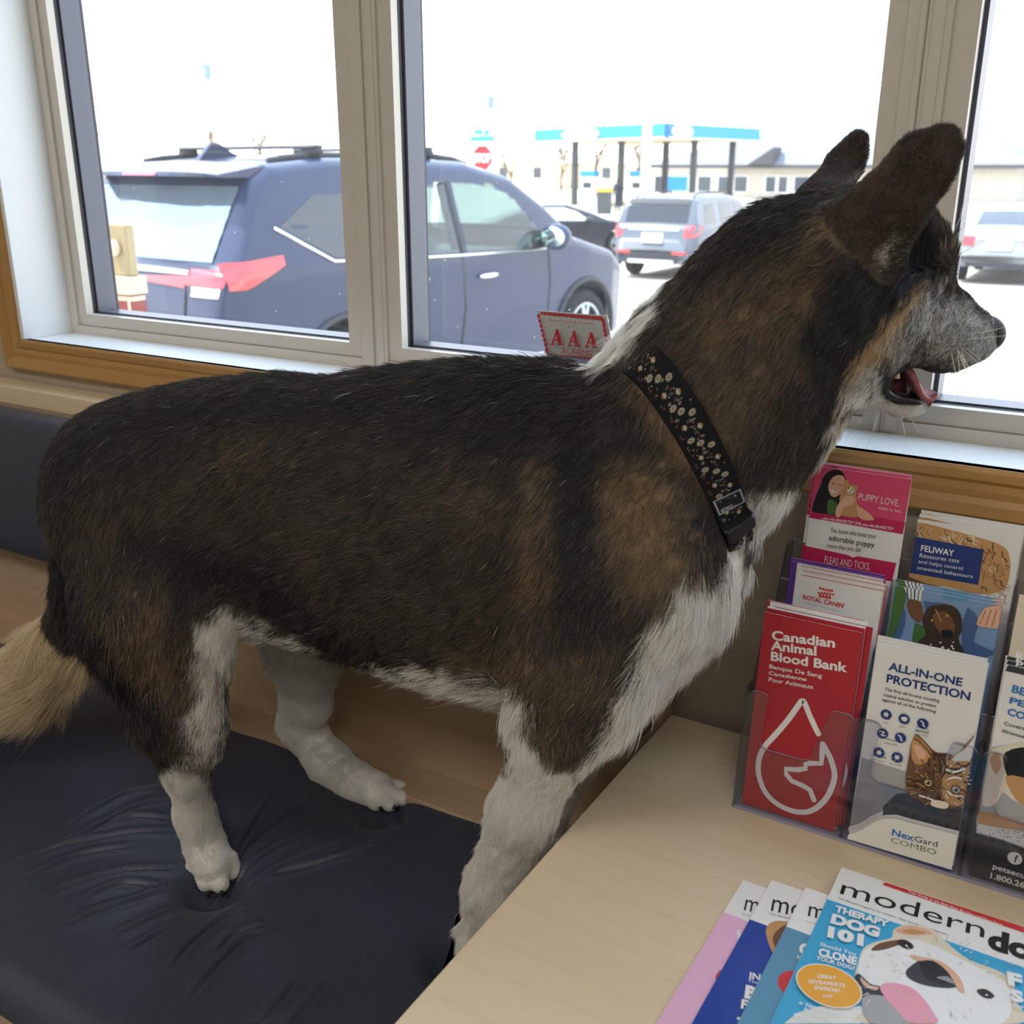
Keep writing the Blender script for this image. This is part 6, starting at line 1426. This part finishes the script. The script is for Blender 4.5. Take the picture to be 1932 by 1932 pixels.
# ---------------- fur
def flow(P, N, x, y):
    A = [(1120,690,-1,.05,1),(700,740,-1,.1,1),(300,790,-.95,.35,1),(120,900,-.4,1,1),(150,1080,-.1,1,1),(620,950,-1,.15,1),(800,1100,-1,.28,1),(400,950,-.95,.4,1),(560,1200,-.85,.6,.7),(900,1290,-.9,.5,.7),(800,900,-1,.3,1),
         (280,1180,-.25,1,1),(330,1400,-.1,1,1),(365,1540,.1,1,1),(402,1650,.1,1,.7),(600,1300,0,1,.8),(640,1440,.6,.7,.8),(730,1495,.9,.3,.6),(1000,900,-.7,.7,1),(1100,1000,-.5,.9,1),(1250,1000,-.55,.85,1),(1100,1250,-.35,1,1),(1030,1430,-.3,1,1),(940,1620,-.3,1,1),
         (1350,1100,-.15,1,.9),(1260,1240,-.3,1,.9),(1230,800,-.5,.9,1),(1350,700,-.6,.8,1),(1400,880,-.3,1,1),(1480,620,-.6,.8,1),(1450,960,-.1,1,.8),(1560,800,-.2,1,.8),(1420,450,-.75,.65,1),(1560,420,-.9,.4,.9),(1570,600,-.6,.8,1),(1640,560,-.7,.7,.8),
         (1650,640,-.5,.85,.6),(1620,720,-.5,.85,.6),(1700,560,-.75,.6,.6),(1800,600,-.9,.3,.6),(1840,650,-.8,.6,.5),(1760,680,-.8,.6,.5),(1730,470,-.3,-1,.6),(1690,770,-.8,.5,.5),(60,1300,-1,.25,.9),(120,1200,-.6,.9,.6),(1180,640,-.85,.55,.5)]
    wx = np.zeros(len(P)); wy = np.zeros(len(P))
    for ax_, ay_, dx, dy, wt in A:
        q = wt/(((x-ax_)**2+(y-ay_)**2)+900)**1.5; ln = math.hypot(dx, dy); wx += q*dx/ln; wy += q*dy/ln
    l_ = np.hypot(wx, wy)+1e-12; return wx/l_, wy/l_
def furlen(x, y, name):
    L = np.full(len(x), .0145)
    B = [([(1380,1080,60),(1250,1230,60),(1180,1370,30)], .036, 40), ([(480,1230,40),(700,1290,40),(960,1340,40)], .034, 30), ([(1450,970,50),(1510,930,30)], .026, 20), ([(700,725,40),(900,710,40),(1130,690,40)], .030, 50), ([(160,1150,60),(240,1330,50)], .030, 30), ([(360,1440,60),(380,1560,70),(400,1650,90)], .010, 40), ([(1000,1420,80),(940,1620,120)], .014, 50), ([(1700,500,60),(1640,560,60),(1600,640,70)], .017, 30), ([(1760,490,26)], .016, 10), ([(1800,620,80),(1850,640,60)], .0055, 30), ([(1750,690,50)], .006, 20), ([(1660,720,50),(1720,770,40)], .008, 14), ([(1480,600,120),(1400,720,120)], .0135, 60), ([(1210,930,90),(1240,1060,70)], .012, 50), ([(1190,630,60)], .022, 20)]
    for pl, v, s in B: t = np.clip(.5-seg_d(x, y, pl)/(2*s), 0, 1); L = L*(1-t)+v*t
    for nm, v in (('ear', .0042), ('tail', .052), ('farleg', .009), ('farpaw', .006), ('fartoe', .004), ('farthigh', .014), ('paw', .005), ('toe', .003), ('pastern', .007), ('skull', .015), ('farfore', .012), ('muzzle', .006), ('jaw', .005)):
        mk = name == nm; L[mk] = v if nm not in ('skull',) else np.minimum(L[mk], .017)
    mk = (name == 'muzzle') & (x < 1725); L[mk] = .011
    return L
fr = np.random.default_rng(3)
tri = np.concatenate([DQ[:, [0, 1, 2]], DQ[:, [0, 2, 3]]])
ar = np.linalg.norm(np.cross(DV[tri[:, 1]]-DV[tri[:, 0]], DV[tri[:, 2]]-DV[tri[:, 0]]), axis=1)
cen = DV[tri].mean(1); nrm = DN[tri].mean(1); vd = -cen/np.linalg.norm(cen, axis=1)[:, None]
face = (nrm*vd).sum(1); ar = ar*np.where(face > -.35, 1.0, .3)
tname = np.array(TAGS)[DT[tri[:, 0]]]
dens = np.ones(len(tri)); 
for nm, v in (('ear', 2.6), ('muzzle', 4.0), ('skull', 1.8), ('cheek', 1.5), ('jaw', 2.6), ('brow', 2.0), ('paw', 2.2), ('toe', 2.6), ('pastern', 2.4), ('farpaw', 1.8), ('fartoe', 2.2), ('farleg', 2.0), ('headback', 1.2), ('foreleg', 1.9), ('farfore', 1.7), ('farthigh', 1.5), ('upperarm', 1.3), ('shank', 1.2)): dens[tname == nm] = v
pp = ar*dens; pp /= pp.sum()
def make_fur(name, N, seed, wid, lscale, lift0, sel=None):
    fr = np.random.default_rng(seed)
    ti = fr.choice(len(tri), N, p=pp); b1, b2 = fr.random(N), fr.random(N); sw = b1+b2 > 1; b1[sw] = 1-b1[sw]; b2[sw] = 1-b2[sw]
    T_ = tri[ti]; P = DV[T_[:, 0]]*(1-b1-b2)[:, None]+DV[T_[:, 1]]*b1[:, None]+DV[T_[:, 2]]*b2[:, None]
    Nn = DN[T_[:, 0]]*(1-b1-b2)[:, None]+DN[T_[:, 1]]*b1[:, None]+DN[T_[:, 2]]*b2[:, None]; Nn /= np.linalg.norm(Nn, axis=1)[:, None]
    tg = DT[T_[:, 0]]; w_, nm, ear, tail, far = coat(P, tg); x, y = proj(P)
    keep = (nm != 'mouth') & ~((w_['K'] > .4)) & ~((x > 1652) & (x < 1718) & (y > 692) & (y < 754))
    # nothing grows through the collar band
    rel = P-ctr; along = rel@axn; inring = (np.abs(along) < BW*.5-.0025) & (np.linalg.norm(rel-np.outer(along, axn), axis=1) < .24) & np.isin(nm, ['neck', 'chest', 'shoulder', 'throat', 'flank'])
    keep &= ~(np.linalg.norm(P-pt(1864, 627, 1.047), axis=1) < .016); keep &= ~(np.linalg.norm(P-e0, axis=1) < .0085)
    fx, fy = flow(P, Nn, x, y)
    fx[ear], fy[ear] = .62, -.78
    jit = .18*noise3(P, 120, 21)+.13*noise3(P, 700, 22)+fr.normal(size=N)*.17
    cj, sj = np.cos(jit), np.sin(jit); fx, fy = fx*cj-fy*sj, fx*sj+fy*cj
    D = fx[:, None]*RT-fy[:, None]*UP; D = D-Nn*(D*Nn).sum(1)[:, None]; ln = np.linalg.norm(D, axis=1); D /= ln[:, None]+1e-9
    L = furlen(x, y, nm)*(.65+.5*fr.random(N))*lscale*(1+.25*noise3(P, 260, 23))
    L[inring] *= .25
    lift = np.radians(lift0)*(.7+.7*fr.random(N))*(1+.35*noise3(P, 300, 24)); lift[np.isin(nm, ['muzzle', 'ear', 'paw', 'toe', 'fartoe', 'farpaw', 'farleg'])] *= 1.25
    lift[np.isin(nm, ['foreleg', 'farfore', 'pastern'])] *= 1.2; lift[inring] *= .3
    ts = np.array([0, .28, .55, .8, 1.0])
    pts = np.zeros((N, 5, 3)); side = np.cross(Nn, D); cur = fr.normal(size=N)*.08
    for i, t in enumerate(ts):
        pts[:, i] = P-Nn*np.minimum(.0012, L*.06)[:, None]+L[:, None]*(D*(t*np.cos(lift))[:, None]+Nn*(np.sin(lift)*(t-.42*t*t))[:, None]+side*(cur*t*t)[:, None])
    pts[:, 1:, 2] -= (L*.06)[:, None]*ts[1:]**2
    pts[:, :, 2] = np.maximum(pts[:, :, 2], np.where(np.isin(nm, ['paw', 'toe', 'farpaw', 'fartoe', 'forepaw']), SEAT-.06, SEAT-.02)[:, None])
    # colour of each hair
    r1, r2, r3 = fr.random(N), fr.random(N), fr.random(N)
    patch = .5+.5*np.clip(noise3(P, 110, 31)*.7+noise3(P, 330, 32)*.6, -1, 1)
    base = np.where((r1 < .52+.34*(patch-.5))[:, None], C_black, C_ag*(.55+.45*r2)[:, None])
    tan_ = np.where((r1 < .16)[:, None], C_brown*.7, C_tan*(.65+.45*r2)[:, None])
    blk = np.where((r1 < .10)[:, None], C_brown*.8, C_black*(.6+.7*r2)[:, None])
    tip = base.copy()
    def mixin(cur_, new, wgt, soft=.25): s_ = r3 < np.clip(wgt*1.02, 0, 1); cur_[s_] = new[s_]; return cur_
    tip = mixin(tip, tan_, w_['T']); r3 = fr.random(N); tip = mixin(tip, blk, w_['D']); r3 = fr.random(N)
    eb = np.where((r1 < .5)[:, None], C_brown*(.6+.5*r2)[:, None], C_black*1.3); tip[ear] = eb[ear]
    rim = ear & (seg_d(x, y, [(1690,290,4),(1650,345,10),(1610,400,14)]) < 8); tip[rim] = (np.where((r1 < .5)[:, None], C_tan*.55, C_brown*.8)*(.7+.4*r2)[:, None])[rim]
    tip = mixin(tip, C_gold*(.85+.3*r2)[:, None], w_['C']); r3 = fr.random(N)
    gr = np.where((r1 < .40)[:, None], np.array(srgb(104, 94, 84))*(.5+.6*r2)[:, None], C_white*(.75+.25*r2)[:, None]); tip = mixin(tip, gr, w_['G']); r3 = fr.random(N)
    wh = C_white*(.88+.12*r2)[:, None]; wh = np.where(tail[:, None], C_cream*(.9+.14*r2)[:, None], wh); tip = mixin(tip, wh, np.clip((w_['W']-.12)*1.3, 0, 1))
    s_ = (fr.random(N) < .002) & (w_['D']+.3 > fr.random(N)); tip[s_] = C_white*.8
    root = tip*.75+.25*np.minimum(tip, C_brown*.8)
    lightc = tip.mean(1) > .35; root[lightc] = tip[lightc]*.93
    colr = np.ones((N, 5, 4)); g_ = np.array([0, .25, .55, .85, 1.0])
    colr[..., :3] = root[:, None]*(1-g_)[None, :, None]+tip[:, None]*g_[None, :, None]
    radi = wid*np.array([.85, 1.0, .85, .5, .12])[None]*(.7+.6*fr.random(N))[:, None]*np.clip(L/.02, .55, 1.25)[:, None]
    pts, colr, radi = pts[keep], colr[keep], radi[keep]; n_ = len(pts)
    cu = bpy.data.hair_curves.new(name); cu.add_curves([5]*n_)
    cu.attributes['position'].data.foreach_set('vector', pts.astype(np.float32).ravel())
    (cu.attributes.get('radius') or cu.attributes.new('radius', 'FLOAT', 'POINT')).data.foreach_set('value', radi.astype(np.float32).ravel())
    cu.attributes.new('coat', 'FLOAT_COLOR', 'POINT').data.foreach_set('color', colr.astype(np.float32).ravel())
    cu.materials.append(M_fur); cu.update_tag()
    o = bpy.data.objects.new(name, cu); COL.objects.link(o); par_local(o, dog); return o
M_fur = bpy.data.materials.new('dog_fur'); M_fur.use_nodes = True; n, l = nodes(M_fur); n.clear()
out = n.new('ShaderNodeOutputMaterial'); at = n.new('ShaderNodeAttribute'); at.attribute_name = 'coat'
df = n.new('ShaderNodeBsdfDiffuse'); tl = n.new('ShaderNodeBsdfTranslucent'); hr = n.new('ShaderNodeBsdfHair'); hr.component = 'Reflection'; hr.inputs['RoughnessU'].default_value = .28; hr.inputs['RoughnessV'].default_value = .6; hr.inputs['Color'].default_value = (.75, .78, .85, 1)
for q in (df, tl): l.new(at.outputs['Color'], q.inputs['Color'])
m1 = n.new('ShaderNodeMixShader'); m1.inputs[0].default_value = .3; l.new(df.outputs[0], m1.inputs[1]); l.new(tl.outputs[0], m1.inputs[2])
bw = n.new('ShaderNodeRGBToBW'); mrg = n.new('ShaderNodeMapRange'); mrg.inputs[1].default_value = 0; mrg.inputs[2].default_value = .35; mrg.inputs[3].default_value = .065; mrg.inputs[4].default_value = .02; l.new(at.outputs['Color'], bw.inputs[0]); l.new(bw.outputs[0], mrg.inputs[0])
m2 = n.new('ShaderNodeMixShader'); l.new(mrg.outputs[0], m2.inputs[0]); l.new(m1.outputs[0], m2.inputs[1]); l.new(hr.outputs[0], m2.inputs[2]); l.new(m2.outputs[0], out.inputs[0])
SC.cycles_curves.shape = 'RIBBONS'
fur = make_fur('fur', 800000, 3, .00016, 1.0, 24)
fur2 = make_fur('guard_hair', 2600, 9, .00013, 1.55, 30)

# ---------------- a person standing at the pumps, far across the lot
def grown(name, prims, H_, M, parent=None):
    lo_ = np.min([np.minimum(p[0]-p[1], p[2]-p[3]) for p in prims], axis=0)-.1; hi_ = np.max([np.maximum(p[0]+p[1], p[2]+p[3]) for p in prims], axis=0)+.1
    n_ = np.ceil((hi_-lo_)/H_).astype(int); G = np.stack(np.meshgrid(*[lo_[i]+H_*np.arange(n_[i]) for i in range(3)], indexing='ij'), -1); Fd = np.full(G.shape[:3], .5)
    for p in prims:
        d = prim_d(G, (np.array(p[0], float), p[1], np.array(p[2], float), p[3], '', 1.0, .05, LAT, False)); h = np.clip(.5+.5*(Fd-d)/.05, 0, 1); Fd = Fd*(1-h)+d*h-.05*h*(1-h)
    V_, Q_ = surface_nets(Fd, lo_, H_); me = bpy.data.meshes.new(name); me.from_pydata(V_.tolist(), [], Q_.tolist()); me.polygons.foreach_set('use_smooth', [True]*len(Q_)); me.materials.append(M); o = bpy.data.objects.new(name, me); COL.objects.link(o)
    if parent is not None: par(o, parent)
    return o
Yp = 52.0; xp = ray(1166, 360)[0]/ray(1166, 360)[1]*Yp; q = lambda a, b, c: np.array([xp+a, Yp+b, -2.39+c])
pers = grown('person', [(q(-.10, 0, .05), .06, q(-.09, 0, .48), .065), (q(-.09, 0, .48), .065, q(-.08, 0, .9), .095), (q(.12, 0, .05), .06, q(.10, 0, .48), .065), (q(.10, 0, .48), .065, q(.08, 0, .9), .095), (q(0, 0, .92), .15, q(0, 0, 1.38), .17), (q(-.19, 0, 1.40), .06, q(-.26, .02, 1.1), .05), (q(-.26, .02, 1.1), .05, q(-.20, -.15, .9), .04), (q(.19, 0, 1.40), .06, q(.27, .02, 1.1), .05), (q(.27, .02, 1.1), .05, q(.25, -.05, .85), .04), (q(0, 0, 1.45), .06, q(0, 0, 1.54), .06), (q(0, -.01, 1.62), .095, q(0, 0, 1.68), .10)], .025, mat('dark_clothes', srgb(54, 56, 62), .9, .2))
tag(pers, 'person in dark clothes standing by the fuel pumps in the distance', 'person')
